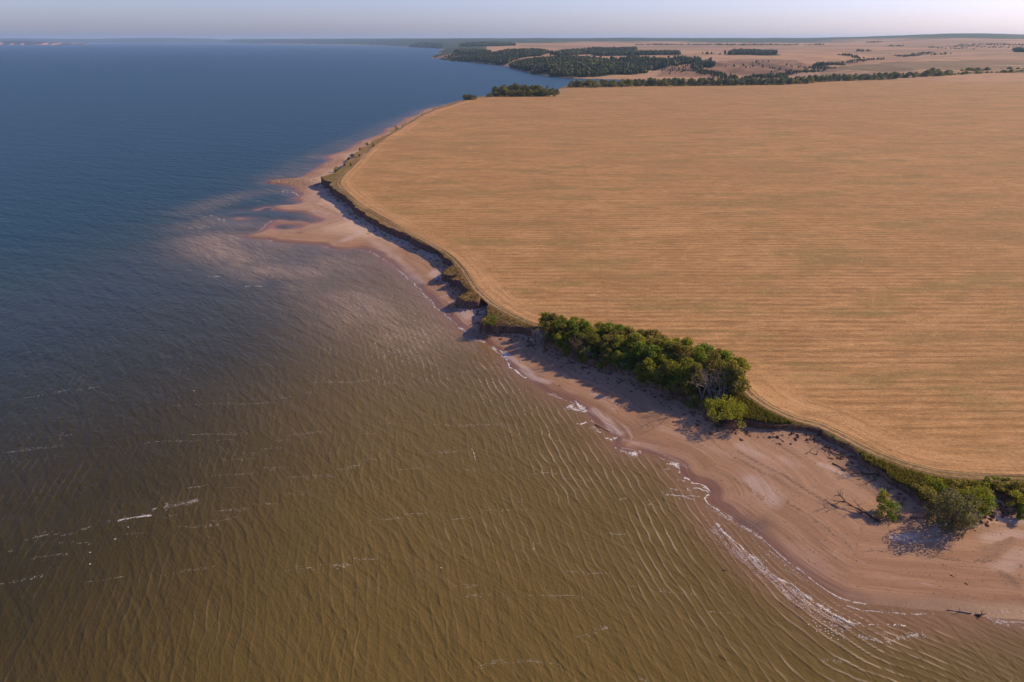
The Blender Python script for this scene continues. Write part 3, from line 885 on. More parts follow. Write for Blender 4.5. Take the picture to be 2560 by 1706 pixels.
FOREST_PX = [   # outlines of the woods on the ground; (spacing in metres, kind)
 ([(1484, 140.3), (1600, 139.5), (1713, 138.2), (1706, 136.8), (1600, 136.6), (1488, 137)], 6, 'pine'),
 ([(1540, 156), (1640, 155), (1730, 154), (1738, 158), (1724, 161), (1700, 163), (1680, 167), (1640, 174), (1615, 184), (1525, 189), (1500, 193), (1440, 194),
   (1380, 190), (1350, 186), (1300, 176), (1274, 167.5), (1310, 158), (1360, 152), (1420, 149), (1480, 151)], 6.4, 'mixed'),
 ([(1738, 153), (1770, 157), (1789, 165), (1786, 169), (1762, 168), (1745, 174), (1748, 182), (1736, 176)], 6.4, 'pine'),
 ([(1230, 140), (1262, 132), (1350, 130), (1366, 134), (1350, 141), (1285, 150), (1264, 163), (1215, 160.5), (1170, 154), (1130, 149), (1175, 147)], 7.2, 'mixed'),
 ([(1368, 137), (1425, 130), (1590, 124), (1582, 128), (1500, 134), (1420, 140)], 7.5, 'mixed'),
 ([(1130, 133), (1160, 129), (1225, 134), (1212, 139), (1165, 136)], 8, 'pine'),
 ([(1148, 118), (1290, 115), (1284, 112.5), (1160, 113.5)], 13, 'pine'),
 ([(1022, 118), (1060, 120), (1104, 122), (1108, 114), (1050, 108)], 14, 'mixed'),
 ([(1812, 138), (1850, 130), (1903, 132), (1903, 139)], 9, 'mixed'), ([(1903, 139.5), (1949, 139), (1946, 134), (1908, 134)], 9, 'pine'),
 ([(2535, 131), (2640, 134), (2640, 126), (2540, 126)], 10, 'mixed')]
forest_w = [(np.array([on_terrain(*p) for p in q]), s, kd) for q, s, kd in FOREST_PX]

r_t = np.geomspace(1250, 24000, 330)
Xt, Yt = polar(r_t, np.linspace(-R(33), R(60), 460))
xt, yt = Xt.ravel(), Yt.ravel()
zt = terrain_z(xt, yt)
rt = np.hypot(xt, yt)
fo = np.zeros(len(xt))
for q, s, kd in forest_w:
    fo = np.maximum(fo, inside(q, xt, yt).astype(float))
azt = np.degrees(np.arctan2(xt, yt))
fo = np.maximum(fo, np.clip((rt - 6700 + 900 * fbm(xt, yt, 1500, 111, 3)) / 700, 0, 1) * (0.62 + 0.5 * fbm(xt, yt * 0.5, 900, 112, 3) + 0.25 * np.clip((rt - 8500) / 1500, 0, 1)))
fo = np.where((azt < -2) & (rt > 4000), np.maximum(fo, 0.8), fo)
fo = np.where((zt < 2.0), 0, fo)
PLOTS = [([(1985, 191), (2062, 177), (2130, 166), (2205, 157), (2560, 151), (2800, 150), (2800, 178), (2330, 187), (2100, 191)], .9), ([(1030, 131), (1400, 119), (1420, 126), (1240, 129)], .0),
         ([(1300, 113), (2300, 113), (2300, 118), (1300, 119)], .55), ([(2100, 128), (2560, 122), (2560, 140), (2200, 146)], .6)]
plot = (np.sin(xt / 700 + 1.3 * vn(xt, yt, 1500, 7)) * np.sin(yt / 520 + vn(xt, yt, 1300, 9)) > 0.35).astype(float) * .45
for q, v_ in PLOTS:
    plot[inside(np.array([on_terrain(*p) for p in q]), xt, yt)] = v_
BARE = np.array([on_terrain(*p) for p in [(1640, 192), (1660, 176), (1700, 165), (1740, 158), (1780, 166), (1840, 150), (1990, 151), (2045, 166), (1990, 183), (1800, 195)]])
bare_f = inside(BARE, xt, yt).astype(float)
keep = (inside(far_poly, xt, yt) | (polydist(far_shore, xt, yt) < 40)).reshape(Xt.shape)
Vt, qt, att = compact(np.c_[xt, yt, zt], grid_quads(*Xt.shape, keep), dict(forest=fo, plot=plot, bare=bare_f))
tag(link("far_country", make_mesh("far_country", Vt, qt, [m_terrain], True, att)), kind="structure")

# pale hills across the water, and the wooded point with red banks
def ridge(name, px, v_base, dist_back, hfun, mat):
    base = np.array([on_level(u, v_base) for u in px])
    n = len(px)
    rows = []
    for k, f in enumerate(np.linspace(0, 1, 9)):
        p = base * (1 + f * dist_back / np.linalg.norm(base, axis=1)[:, None])
        prof = min(1, f * 4) ** 0.7 if f < .5 else 1 - (f - .5) * 1.6
        z = hfun(np.array(px)) * max(prof, 0) * (1 + 0.06 * fbm(p[:, 0], p[:, 1], 700, 5 + k, 2)) - 1
        rows.append(np.c_[p, z])
    V = np.stack(rows).reshape(-1, 3)
    return tag(link(name, make_mesh(name, V, grid_quads(9, n), [mat], True)), kind="structure")
m_hill = plain("wooded_hills", (0.030, 0.042, 0.020), (0.06, 0.065, 0.03), 0.004)
M = Mat("red_bank_point", 0.95, 0.1)
p = M.pos(); s = M.n("SeparateXYZ", {0: p})
patch = M.noise(M.mapping(p, (0.0045, 0.0012, 0)), 1.0, 2, 0.5)
low = M.ramp(s.outputs[2], 34, 50, 1, 0)
M.col(M.mix(M.math('MULTIPLY', low, M.ramp(patch, 0.52, 0.56)), M.mix(M.noise(p, 0.01, 3), (0.035, 0.038, 0.022), (0.07, 0.06, 0.032)), (0.52, 0.24, 0.15)))
m_point = M.m
px = np.linspace(-160, 226, 60)
ridge("wooded_point", px, 112.5, 1500, lambda u: 76 * np.clip((228 - u) / 190, 0, 1) ** 0.5 * (0.9 + 0.1 * np.sin(u / 40)), m_point)
px = np.linspace(-200, 690, 80)
ridge("distant_hills", px, 108.3, 3500, lambda u: 118 + 14 * np.exp(-((u - 60) / 50.) ** 2) + 26 * np.exp(-((u - 370) / 110.) ** 2) - 10 * np.exp(-((u - 240) / 50.) ** 2) - 70 * np.clip((u - 520) / 170, 0, 1), m_hill)

# ------------------------------------------------------------------ haze
hz_v = [(x, y, z) for z in (-5, 190) for x, y in ((-27000, -3000), (27000, -3000), (27000, 27500), (-27000, 27500))]
hz_f = [(0, 3, 2, 1), (4, 5, 6, 7), (0, 1, 5, 4), (1, 2, 6, 5), (2, 3, 7, 6), (3, 0, 4, 7)]
mh = bpy.data.materials.new("haze")
mh.use_nodes = True
mh.node_tree.nodes.clear()
pv = mh.node_tree.nodes.new("ShaderNodeVolumePrincipled")
pv.inputs["Color"].default_value = (0.46, 0.68, 1.0, 1)
pv.inputs["Density"].default_value = 3.5e-5
pv.inputs["Anisotropy"].default_value = 0.2
mo = mh.node_tree.nodes.new("ShaderNodeOutputMaterial")
mh.node_tree.links.new(pv.outputs[0], mo.inputs[1])
tag(link("haze", make_mesh("haze", hz_v, np.array(hz_f), [mh], False)), kind="stuff")

# ------------------------------------------------------------------ plants: builders
def tube(P, rad, sides=5):
    P = np.asarray(P, float); n = len(P)
    t = np.gradient(P, axis=0)
    V = []
    for i in range(n):
        d = Vector(t[i]).normalized()
        a = d.orthogonal().normalized(); b = d.cross(a)
        for s_ in range(sides):
            w = 2 * math.pi * s_ / sides
            V.append(P[i] + (np.array(a) * math.cos(w) + np.array(b) * math.sin(w)) * rad[i])
    q = []
    for i in range(n - 1):
        for s_ in range(sides):
            q.append((i * sides + s_, i * sides + (s_ + 1) % sides, (i + 1) * sides + (s_ + 1) % sides, (i + 1) * sides + s_))
    return np.array(V), np.array(q)

def join(parts):
    off = 0; VV = []; QQ = []
    for V, q in parts:
        VV.append(V); QQ.append(np.asarray(q) + off); off += len(V)
    return np.vstack(VV), np.vstack(QQ)

def branch(rs, p, d, L, r, depth, out, spread=0.7, sides=5, up=0.1, kids=(2, 4)):
    n = 4
    P = [np.array(p, float)]; dd = np.array(d, float)
    for i in range(n):
        dd = dd + rs.normal(0, 0.16, 3) + np.array([0, 0, up * 0.3])
        dd /= np.linalg.norm(dd)
        P.append(P[-1] + dd * L / n)
    rad = np.linspace(r, r * (0.5 if depth > 0 else 0.25), n + 1)
    out.append(tube(P, rad, sides))
    if depth <= 0:
        return [P[-1]]
    tips = []
    for k in range(rs.integers(kids[0], kids[1] + 1)):
        i = rs.integers(2, n + 1)
        nd = dd + rs.normal(0, spread, 3)
        nd /= np.linalg.norm(nd)
        tips += branch(rs, P[i], nd, L * rs.uniform(0.5, 0.8), r * 0.55, depth - 1, out, spread, max(3, sides - 1), up, kids)
    return tips

def leaf_cloud(rs, centers, radii, n_each, size, flat=0.8):
    """irregular leaf sprays spread through the crown; returns verts, quads, per-vertex leaf value"""
    V, Q, L = [], [], []
    for c, rad in zip(centers, radii):
        m = n_each
        d = rs.normal(0, 1, (m, 3)); d /= np.linalg.norm(d, axis=1)[:, None]
        rr = rad * rs.uniform(0.35, 1.0, m) ** 0.5
        pos = np.asarray(c) + d * rr[:, None] * np.array([1, 1, flat])
        nn = d * 0.7 + rs.normal(0, 0.6, (m, 3)) + np.array([0, 0, .25]); nn /= np.linalg.norm(nn, axis=1)[:, None]
        a = np.cross(nn, rs.normal(0, 1, (m, 3))); a /= np.linalg.norm(a, axis=1)[:, None]
        b = np.cross(nn, a)
        s_ = size * rs.uniform(0.6, 1.35, m)[:, None]
        e = rs.uniform(0.5, 0.9, m)[:, None]
        base = len(V) * 0
        v = np.stack([pos - a * s_ * .5 - b * s_ * e * .35, pos + a * s_ * .15 - b * s_ * e * .55, pos + a * s_ * .55 + b * s_ * e * .1, pos - a * s_ * .05 + b * s_ * e * .55], 1)
        V.append(v.reshape(-1, 3))
        tone = np.clip(rs.uniform(0, 1) * 0.6 + rs.uniform(0, 0.5, m), 0, 1)
        L.append(np.repeat(tone, 4))
    V = np.vstack(V); L = np.concatenate(L)
    Q = np.arange(len(V)).reshape(-1, 4)
    return V, Q, L

def tree_meshes(seed, h, cr, size=0.42, clumps=24, per=60, trunk_r=0.16, low=0.25, shape='round'):
    rs = np.random.default_rng(seed)
    out = []
    P = [np.zeros(3)]
    lean = rs.normal(0, 0.06, 2)
    for i in range(1, 6):
        f = i / 5
        P.append(np.array([lean[0] * h * f + rs.normal(0, .08), lean[1] * h * f + rs.normal(0, .08), h * 0.78 * f]))
    out.append(tube(P, np.linspace(trunk_r, trunk_r * 0.25, 6), 6))
    C, RR = [], []
    for k in range(clumps):
        f = rs.uniform(low, 0.97)
        w = math.sin(min(1, max(0.05, (f - low) / (1 - low) * 0.9 + 0.12)) * math.pi) ** 0.6 if shape == 'round' else (1.05 - f) ** 0.7
        a = rs.uniform(0, 2 * math.pi); rr = cr * w * math.sqrt(rs.uniform(0.08, 1))
        c = np.array([lean[0] * h * f + math.cos(a) * rr, lean[1] * h * f + math.sin(a) * rr, h * f * 0.93])
        C.append(c); RR.append(cr * rs.uniform(0.26, 0.48))
        k0 = min(4, max(1, int(f * 5) - 1))
        mid = (P[k0] + c) / 2 + rs.normal(0, .15, 3)
        out.append(tube([P[k0], mid, c], [trunk_r * .35, trunk_r * .2, trunk_r * .08], 4))
    Vt_, Qt_ = join(out)
    Vl, Ql, Ll = leaf_cloud(rs, C, RR, per, size)
    return (Vt_, Qt_), (Vl, Ql, Ll)

def bush_crown(seed, w, h, size, clumps, per, mat, name="crown"):
    rs = np.random.default_rng(seed)
    C, RR = [], []
    for k in range(clumps):
        a = rs.uniform(0, 2 * math.pi); f = rs.uniform(0.05, 0.85)
        rr = w * 0.5 * math.sqrt(rs.uniform(0, 1)) * (1 - 0.55 * f)
        C.append(np.array([math.cos(a) * rr, math.sin(a) * rr, h * f])); RR.append(min(w, h) * rs.uniform(0.16, 0.27))
    V, Q, L = leaf_cloud(rs, C, RR, per, size)
    return make_mesh(name, V, Q, [mat], False, {"leaf": L})

def stems_mesh(seed, w, h, n, mat, depth=2, r=0.05):
    rs = np.random.default_rng(seed)
    out = []
    for i in range(n):
        a = rs.uniform(0, 2 * math.pi)
        d = np.array([math.cos(a) * w / h * rs.uniform(.2, .7), math.sin(a) * w / h * rs.uniform(.2, .7), 1.0]); d /= np.linalg.norm(d)
        branch(rs, rs.normal(0, w * .06, 3) * [1, 1, 0], d, h * rs.uniform(.4, .6), r, depth, out, 0.45, 4, 0.15, (2, 4))
    V, Q = join(out)
    return make_mesh("stems", V, Q, [mat], True)

def thing(name, loc, label, cat, group=None, rz=0.0, scale=1.0):
    o = bpy.data.objects.new(name, None)
    COL.objects.link(o)
    o.empty_display_size = 0.5
    o.location = loc
    o.rotation_euler = (0, 0, rz)
    o.scale = (scale,) * 3 if not hasattr(scale, '__len__') else scale
    return tag(o, label, cat, group)

ORD = ["first", "second", "third", "fourth", "fifth", "sixth", "seventh", "eighth", "ninth", "tenth", "eleventh", "twelfth", "thirteenth",
       "fourteenth", "fifteenth", "sixteenth", "seventeenth", "eighteenth", "nineteenth", "twentieth"]

ORD += ["twenty-first", "twenty-second", "twenty-third", "twenty-fourth", "twenty-fifth", "twenty-sixth"]

# ------------------------------------------------------------------ the grove above the beach
variants = []
for i in range(6):
    (tv, tq), (lv, lq, ll) = tree_meshes(100 + i, 8.0, 2.7, 0.36, 36, 95, 0.15, 0.10)
    variants.append((make_mesh("trunk", tv, tq, [m_bark], True), lv, lq, ll))
def crown_mesh(i, mat, key, cache={}):
    if (i, key) not in cache:
        _, lv, lq, ll = variants[i]
        cache[(i, key)] = make_mesh("crown", lv, lq, [mat], False, {"leaf": ll})
    return cache[(i, key)]
KINDS = [("dark green", m_leaf, 'g'), ("bright green", m_leaf_g, 'b'), ("olive tinged", m_leaf_o, 'o'), ("yellowing", m_leaf_y, 'y')]
rows = [("back", [(1385, 820), (1440, 836), (1500, 852), (1570, 872), (1640, 893), (1700, 908), (1760, 926), (1812, 944), (1834, 957)], 3.9, (6.6, 8.4)),
        ("second", [(1362, 824), (1420, 848), (1490, 868), (1570, 889), (1640, 915), (1700, 936), (1765, 956), (1815, 975), (1838, 990)], 3.9, (7.2, 9.2)),
        ("third", [(1378, 844), (1440, 870), (1510, 888), (1580, 906), (1640, 934), (1690, 958), (1735, 978)], 4.1, (6.4, 8.4)),
        ("front", [(1395, 862), (1450, 888), (1525, 908), (1590, 928), (1640, 955), (1690, 980)], 4.3, (4.2, 6.6))]
rs = np.random.default_rng(3)
for rname, px, step, hh in rows:
    P = resample(np.array([on_plateau(*p) for p in px]), step)
    P = P[np.argsort(P[:, 0])]
    for i, p in enumerate(P[:20]):
        q = p + rs.normal(0, 0.55, 2)
        z = float(ground_z(q[0], q[1])[0])
        kw = rs.choice(4, p=[.46, .20, .24, .10])
        word, mat, key = KINDS[kw]
        vi = int(rs.integers(0, 6)); h = rs.uniform(*hh) * float(np.interp(q[0], [8, 20, 34, 55, 70], [.66, .84, 1.0, 1.12, 1.15]))
        rowtext = {"back": "the beach grove's row beside the field", "second": "the beach grove's second row",
                   "third": "the beach grove's third row", "front": "the beach grove's row above the sand"}[rname]
        o = thing("leafy_tree", (q[0], q[1], z - 0.1), f"{word} tree, {ORD[i]} from the left in {rowtext}", "tree", "leafy trees of the grove above the beach",
                  rs.uniform(0, 6.28), (h / 8 * rs.uniform(.95, 1.2),) * 2 + (h / 8,))
        link("trunk", variants[vi][0], parent=o)
        link("crown", crown_mesh(vi, mat, key), parent=o)

# ------------------------------------------------------------------ shrubs
def shrub(px, wpx, hpx, mat, label, seed, size=0.3, clumps=16, per=60, stem=True, cat="shrub", group=None, wood=None, name="shrub"):
    p, z = on_ground(*px)
    dist = math.sqrt(p[0] ** 2 + p[1] ** 2 + (CAM_H - z) ** 2)
    w = wpx / F_PX * dist; h = hpx / F_PX * dist / max(0.5, math.hypot(*p) / dist)
    o = thing(name, (p[0], p[1], z), label, cat, group)
    link("crown", bush_crown(seed, w, h, size, clumps, per, mat), parent=o)
    if stem:
        link("stems", stems_mesh(seed + 1, w * .7, h * .7, 5, wood or m_bark, 1, max(.03, h * .012)), parent=o)
    return o, w, h
shrub((1228, 811), 42, 24, m_leaf_g, "small green bush on the bank edge beside the square cut-out in the bluff", 201, .3, 14, 60)
shrub((1812, 1042), 108, 46, m_leaf_y, "broad yellow-green bush at the right-hand foot of the beach grove", 202, .3, 34, 80)
shrub((1852, 1052), 24, 18, m_leaf_y, "little yellow sprig bush hanging on the bank right of the beach grove", 212, .25, 8, 40)
o, w, h = shrub((2218, 1290), 50, 34, m_leaf_g, "round bright green bush with a yellow top alone on the sand", 203, .24, 22, 90)
up = link("upper_crown", bush_crown(204, w * .62, h * .8, .24, 12, 80, m_leaf_y, "upper_crown"), (-w * .06, w * .42, h * .45), o)
up["label"] = "yellow upper part of the bush"
shrub((2334, 1222), 52, 26, m_leaf_y, "yellow-green bush at the bank top between the weeds and the willow", 205, .28, 14, 70)
shrub((2322, 1252), 58, 30, m_leaf_o, "olive brown bush on the bank edge left of the willow", 206, .28, 16, 70)
shrub((2376, 1320), 92, 76, m_leaf_w, "large grey-green willow bush casting a dark shadow on the sand", 207, .34, 40, 110)
shrub((2425, 1276), 62, 50, m_leaf_y, "yellowing bush between the grey willow and the bright green bush", 208, .28, 20, 80)
shrub((2452, 1283), 48, 42, m_leaf_g, "rounded bright green bush right of the willow, on the sand edge", 209, .26, 20, 90)
shrub((2400, 1245), 70, 30, m_leaf_o, "low olive bush behind the willow among the weeds", 214, .3, 18, 70)
shrub((2540, 1272), 46, 32, m_leaf, "dark green bush at the right edge of the photo by the pale sand hollow", 210, .28, 16, 70)
shrub((2556, 1296), 30, 22, m_leaf_g, "small dark bush below another one at the right edge, on pale sand", 211, .26, 10, 70)
shrub((2500, 1232), 40, 18, m_leaf_o, "low brown-green bush on the bank above the pale sand hollow", 213, .28, 12, 60)
for i, (px, w_, h_, mt, lb) in enumerate([((2300, 1232), 50, 20, m_leaf_o, "low olive scrub on the bank edge, leftmost of the thicket behind the willow"), ((2352, 1238), 56, 24, m_leaf_g, "low green scrub just behind the left side of the willow"),
        ((2388, 1226), 52, 20, m_leaf_o, "low brownish scrub at the back of the thicket, above the willow"), ((2420, 1250), 56, 26, m_leaf_y, "yellow-green scrub between the willow and the rounded bright bush"),
        ((2452, 1246), 50, 24, m_leaf_o, "olive scrub behind the rounded bright green bush"), ((2442, 1218), 56, 18, m_leaf_o, "low brown scrub on the grassy bank behind the rounded bright bush"),
        ((2488, 1216), 54, 18, m_leaf_g, "low green scrub on the bank above the pale hollow, by the field"), ((2530, 1226), 60, 20, m_leaf_o, "low olive scrub on the bank at the right edge of the photo"),
        ((1778, 1024), 50, 30, m_leaf_g, "green bush tucked between the grove and the yellow-green bush"), ((1846, 1034), 46, 34, m_leaf_y, "yellow-green bush at the right end of the grove by the grass")]):
    shrub(px, w_, h_, mt, lb, 320 + 2 * i, .28, 14, 70)
far_small = [((991, 328), 11, 13, m_leaf_o, "round lone tree on the grassy bluff top beyond the headland, with a long shadow"),
 ((842, 431), 16, 14, m_leaf, "dark green bush pair nearest the headland tip on the bluff edge"), ((886, 398), 20, 14, m_leaf_w, "grey-green bush on the bluff, middle of three on the slope past the headland"),
 ((872, 404), 12, 10, m_leaf_w, "smaller grey bush left of the grey-green bush on the bluff"), ((899, 393), 7, 8, m_leaf_o, "small olive shrub right of the grey-green bush on the bluff"),
 ((877, 415), 5, 7, m_leaf_o, "tiny olive shrub on the verge below the grey-green bush"), ((932, 361), 9, 8, m_leaf, "dark bush above the notch in the bluff"),
 ((917, 364), 9, 7, m_leaf, "dark bush left of the notch in the bluff"), ((933, 367), 6, 8, m_leaf_o, "olive shrub below the notch by the track"),
 ((1102, 272), 6, 6, m_leaf, "little dark bush on the far bluff edge, nearest the tree clump"), ((1054, 290), 5, 4, m_leaf_o, "little olive bush by the far bluff, left of another")]
for i, (px, w, h, mt, lb) in enumerate(far_small):
    shrub(px, w, h, mt, lb, 230 + 2 * i, .6, 9, 30, False)

UNDER = [(1372, 856), (1392, 866), (1410, 875), (1432, 884), (1456, 893), (1480, 899), (1504, 906), (1528, 912), (1550, 918), (1572, 925), (1594, 933), (1612, 943), (1630, 953), (1648, 962), (1668, 973), (1690, 985), (1712, 994), (1730, 1006)]
for i, px in enumerate(UNDER):
    mt, wd = [(m_leaf, "dark green"), (m_leaf_o, "olive brown"), (m_leaf_g, "green")][i % 3]
    shrub(px, 34 + 6 * (i % 4), 20 + 5 * (i % 3), mt, f"low {wd} undergrowth bush, {ORD[i]} from the left along the grove's bank", 260 + 2 * i, .3, 12, 60, False, group="undergrowth along the bank of the grove")

# bare shrubs and dead standing trees
def bare(px, hpx, wpx, mat, label, seed, n=9, depth=3, cat="dead shrub", name="bare_shrub", r=.10):
    p, z = on_ground(*px)
    dist = math.sqrt(p[0] ** 2 + p[1] ** 2 + (CAM_H - z) ** 2)
    h = hpx / F_PX * dist / 0.9; w = wpx / F_PX * dist
    me = stems_mesh(seed, w, h, n, mat, depth, r); me.name = name
    return tag(link(name, me, (p[0], p[1], z - .05)), label, cat)
bare((1442, 900), 60, 48, m_red_twig, "russet leafless shrub leaning at the left front of the beach grove", 301)
bare((1462, 893), 34, 24, m_grey_twig, "slim grey leafless shrub right of the russet shrub at the grove front", 302, 7)
bare((1566, 936), 48, 42, m_grey_twig, "pinkish grey leafless shrub at the middle of the grove front", 303)
bare((1350, 862), 42, 56, m_grey_twig, "tangled grey dead brush at the left end of the grove on the sand", 304, 12)
bare((1682, 997), 36, 52, m_red_twig, "low russet dead brush at the grove front near the driftwood frame", 305, 10)
bare((1732, 1016), 32, 46, m_red_twig, "low reddish dead brush left of the broad yellow-green bush", 306, 10)
bare((1778, 1016), 34, 74, m_red_twig, "russet dead brush just above the broad yellow-green bush", 307, 10)
bare((1756, 1000), 84, 40, m_drift, "tall pale dead tree standing at the right of the beach grove", 308, 4, 3, "dead tree", "dead_tree", .14)
bare((1786, 1004), 66, 70, m_grey_twig, "fan-shaped grey leafless tree right of the tall pale dead tree", 309, 7, 4, "dead tree", "dead_tree", .10)
bare((1250, 816), 18, 40, m_red_twig, "brown dead brush beside the small green bush on the bluff", 310, 9, 2)
bare((1800, 1066), 26, 70, m_dark_wood, "dark heap of dead brush under the broad yellow-green bush, left half", 311, 14, 3, "brush heap", "brush_heap")
bare((1838, 1074), 26, 60, m_red_twig, "reddish heap of dead brush under the broad yellow-green bush, right half", 312, 14, 3, "brush heap", "brush_heap")
bare((2310, 1338), 26, 22, m_drift, "small white dead sapling standing in the shadow of the willow", 313, 3, 2, "dead sapling", "dead_sapling")

# ------------------------------------------------------------------ driftwood
def driftlog(a, b, r, mat, label, seed, twigs=3, depth=1, roots=0, name="driftwood", cat="driftwood", lift=0.0, spread=.55):
    rs = np.random.default_rng(seed)
    (p, z0), (q, z1) = on_ground(*a), on_ground(*b)
    z0, z1 = max(z0, 0.02), max(z1, 0.02)
    A = np.array([0, 0, r * .7]); B = np.array([q[0] - p[0], q[1] - p[1], z1 - z0 + r * .5 + lift])
    L = np.linalg.norm(B - A); d = (B - A) / L
    P = [A + (B - A) * f + rs.normal(0, L * .018, 3) * [1, 1, .4] * math.sin(math.pi * f) for f in np.linspace(0, 1, 7)]
    out = [tube(P, np.linspace(r, r * .3, 7) * rs.uniform(.9, 1.1, 7), 7)]
    trunk = out
    br = []
    for k in range(twigs):
        i = rs.integers(2, 7)
        nd = d * .8 + rs.normal(0, spread, 3); nd[2] = abs(nd[2]) * .7; nd /= np.linalg.norm(nd)
        branch(rs, P[i], nd, L * rs.uniform(.18, .36), r * .4, depth, br, .5, 4, .0, (1, 3))
    for k in range(roots):
        nd = -d * .3 + rs.normal(0, .8, 3); nd[2] = abs(nd[2]); nd /= np.linalg.norm(nd)
        branch(rs, A, nd, r * rs.uniform(2.5, 4.5), r * .4, 1, br, .5, 4, .0, (1, 2))
    V, Q = join(out + br)
    me = make_mesh(name, V, Q, [mat], True)
    return tag(link(name, me, (p[0], p[1], z0)), label, cat)
driftlog((2192, 1302), (2112, 1266), .27, m_dark_wood, "large fallen dark tree with bare branches lying on the sand by the round bush", 401, 9, 2, 7, "fallen_tree", "fallen tree", .9, .4)
driftlog((2016, 1135), (2049, 1121), .17, m_drift, "pale stick of the crossed pair under the bluff, the longer slanting one", 402, 1, 0, lift=1.3)
driftlog((2042, 1137), (2046, 1128), .17, m_drift, "pale stick of the crossed pair under the bluff, the shorter upright one", 403, 0, 0, lift=1.2)
driftlog((2054, 1121), (2106, 1147), .12, m_drift, "grey log lying from the crossed sticks towards the bluff shadow", 404, 3, 1)
driftlog((2082, 1133), (2110, 1142), .10, m_dark_wood, "short dark log beside the grey log under the bluff", 405, 3, 1)
driftlog((2081, 1159), (2117, 1177), .14, m_dark_wood, "straight dark log alone on the sand below the crossed sticks", 406, 0, 0)
driftlog((2104, 1175), (2114, 1180), .10, m_dark_wood, "short dark piece lying just below the straight dark log", 407, 0, 0)
driftlog((2198, 1180), (2124, 1188), .20, m_dark_wood, "dark fallen trunk in the driftwood heap at the bluff foot", 408, 6, 2, 4, "fallen_tree", "fallen tree", .2)
driftlog((2178, 1172), (2126, 1168), .12, m_drift, "arching pale branch above the dark trunk in the driftwood heap", 409, 4, 1, 0, lift=.5)
driftlog((2178, 1178), (2202, 1208), .15, m_drift, "pale limb leaning down at the right of the driftwood heap", 410, 2, 1)
driftlog((2186, 1200), (2158, 1212), .12, m_dark_wood, "low dark limb at the lower end of the driftwood heap", 411, 2, 1)
driftlog((2023, 1086), (1987, 1091), .13, m_drift, "pale short log under the bluff left of the crossed sticks", 412, 2, 1, 2)
driftlog((1867, 1084), (1884, 1076), .10, m_drift, "thin pale stick right of the brush heaps", 413, 0, 0)
driftlog((1676, 1012), (1648, 983), .14, m_drift, "grey slanting log of the driftwood frame at the grove front", 414, 2, 1, 0, lift=.6)
driftlog((1700, 1016), (1654, 1010), .14, m_drift, "grey level log of the driftwood frame at the grove front", 415, 3, 1)
driftlog((1668, 1003), (1656, 1018), .10, m_drift, "short prop of the driftwood frame at the grove front", 416, 1, 0)
driftlog((1712, 1036), (1704, 1014), .12, m_drift, "thin stick on the sand right of the driftwood frame", 417, 1, 0)
driftlog((1735, 1028), (1722, 1038), .13, m_drift, "pale stump root on the sand left of the broad yellow-green bush", 418, 2, 1, 3)
driftlog((1504, 925), (1460, 896), .13, m_drift, "long grey bough lying in front of the grove's left half", 419, 4, 1)
driftlog((1548, 920), (1508, 914), .13, m_drift, "grey log of the tangle at the middle of the grove front", 420, 5, 2)
driftlog((1536, 928), (1506, 936), .11, m_drift, "pale-ended log at the bottom of the tangle at the middle of the grove", 421, 4, 1)
driftlog((1512, 924), (1506, 902), .10, m_drift, "upright dead limb in the tangle at the middle of the grove", 422, 2, 1, 0, lift=2.2)
driftlog((1450, 903), (1436, 884), .09, m_drift, "thin pale pole leaning in front of the russet shrub", 423, 1, 0, 0, lift=.8)
driftlog((1400, 889), (1409, 881), .10, m_drift, "short pale log on the sand below the grove's left end", 424, 1, 0)
driftlog((1362, 866), (1326, 862), .12, m_drift, "pale fallen bough below the tangled grey brush", 425, 5, 2)
driftlog((1372, 862), (1328, 838), .11, m_dark_wood, "dark fallen bough through the tangled grey brush", 426, 5, 2, 0, lift=.6)
driftlog((1306, 822), (1262, 816), .12, m_drift, "grey fallen bough on the sand below the bluff left of the grove", 427, 5, 1)
driftlog((1488, 945), (1483, 956), .08, m_dark_wood, "small forked twig on open sand below the grove shadows", 428, 2, 0)
driftlog((1488, 1063), (1524, 1081), .11, m_dark_wood, "dark branch lying at the water's edge in the foam", 429, 1, 0)
driftlog((2428, 1534), (2368, 1526), .13, m_drift, "long pale log at the waterline in the lower right", 430, 2, 1)
driftlog((2450, 1541), (2437, 1537), .22, m_dark_wood, "dark stump at the waterline right of the long pale log", 431, 1, 0, 4)
driftlog((2275, 1350), (2281, 1360), .06, m_dark_wood, "small curled twig below the willow's shadow", 432, 2, 0)
driftlog((1806, 1435), (1818, 1436), .09, m_dark_wood, "short stick floating off the surf line", 433, 0, 0)
driftlog((1796, 1654), (1816, 1667), .08, m_dark_wood, "thin stick floating near the bottom of the photo", 434, 1, 0)
driftlog((1240, 912), (1250, 916), .10, m_dark_wood, "dark twig sticking out of the shallows below the grove", 435, 1, 0)
driftlog((1396, 964), (1404, 967), .08, m_dark_wood, "dark twig on the sand between the two pale wash marks", 436, 1, 0)
driftlog((2376, 1438), (2388, 1444), .07, m_dark_wood, "dark wood chip on the open sand, upper one at the lower right", 437, 1, 0)
driftlog((2412, 1458), (2420, 1463), .08, m_dark_wood, "dark wood chip on the open sand, below and right of a like one", 438, 1, 0)

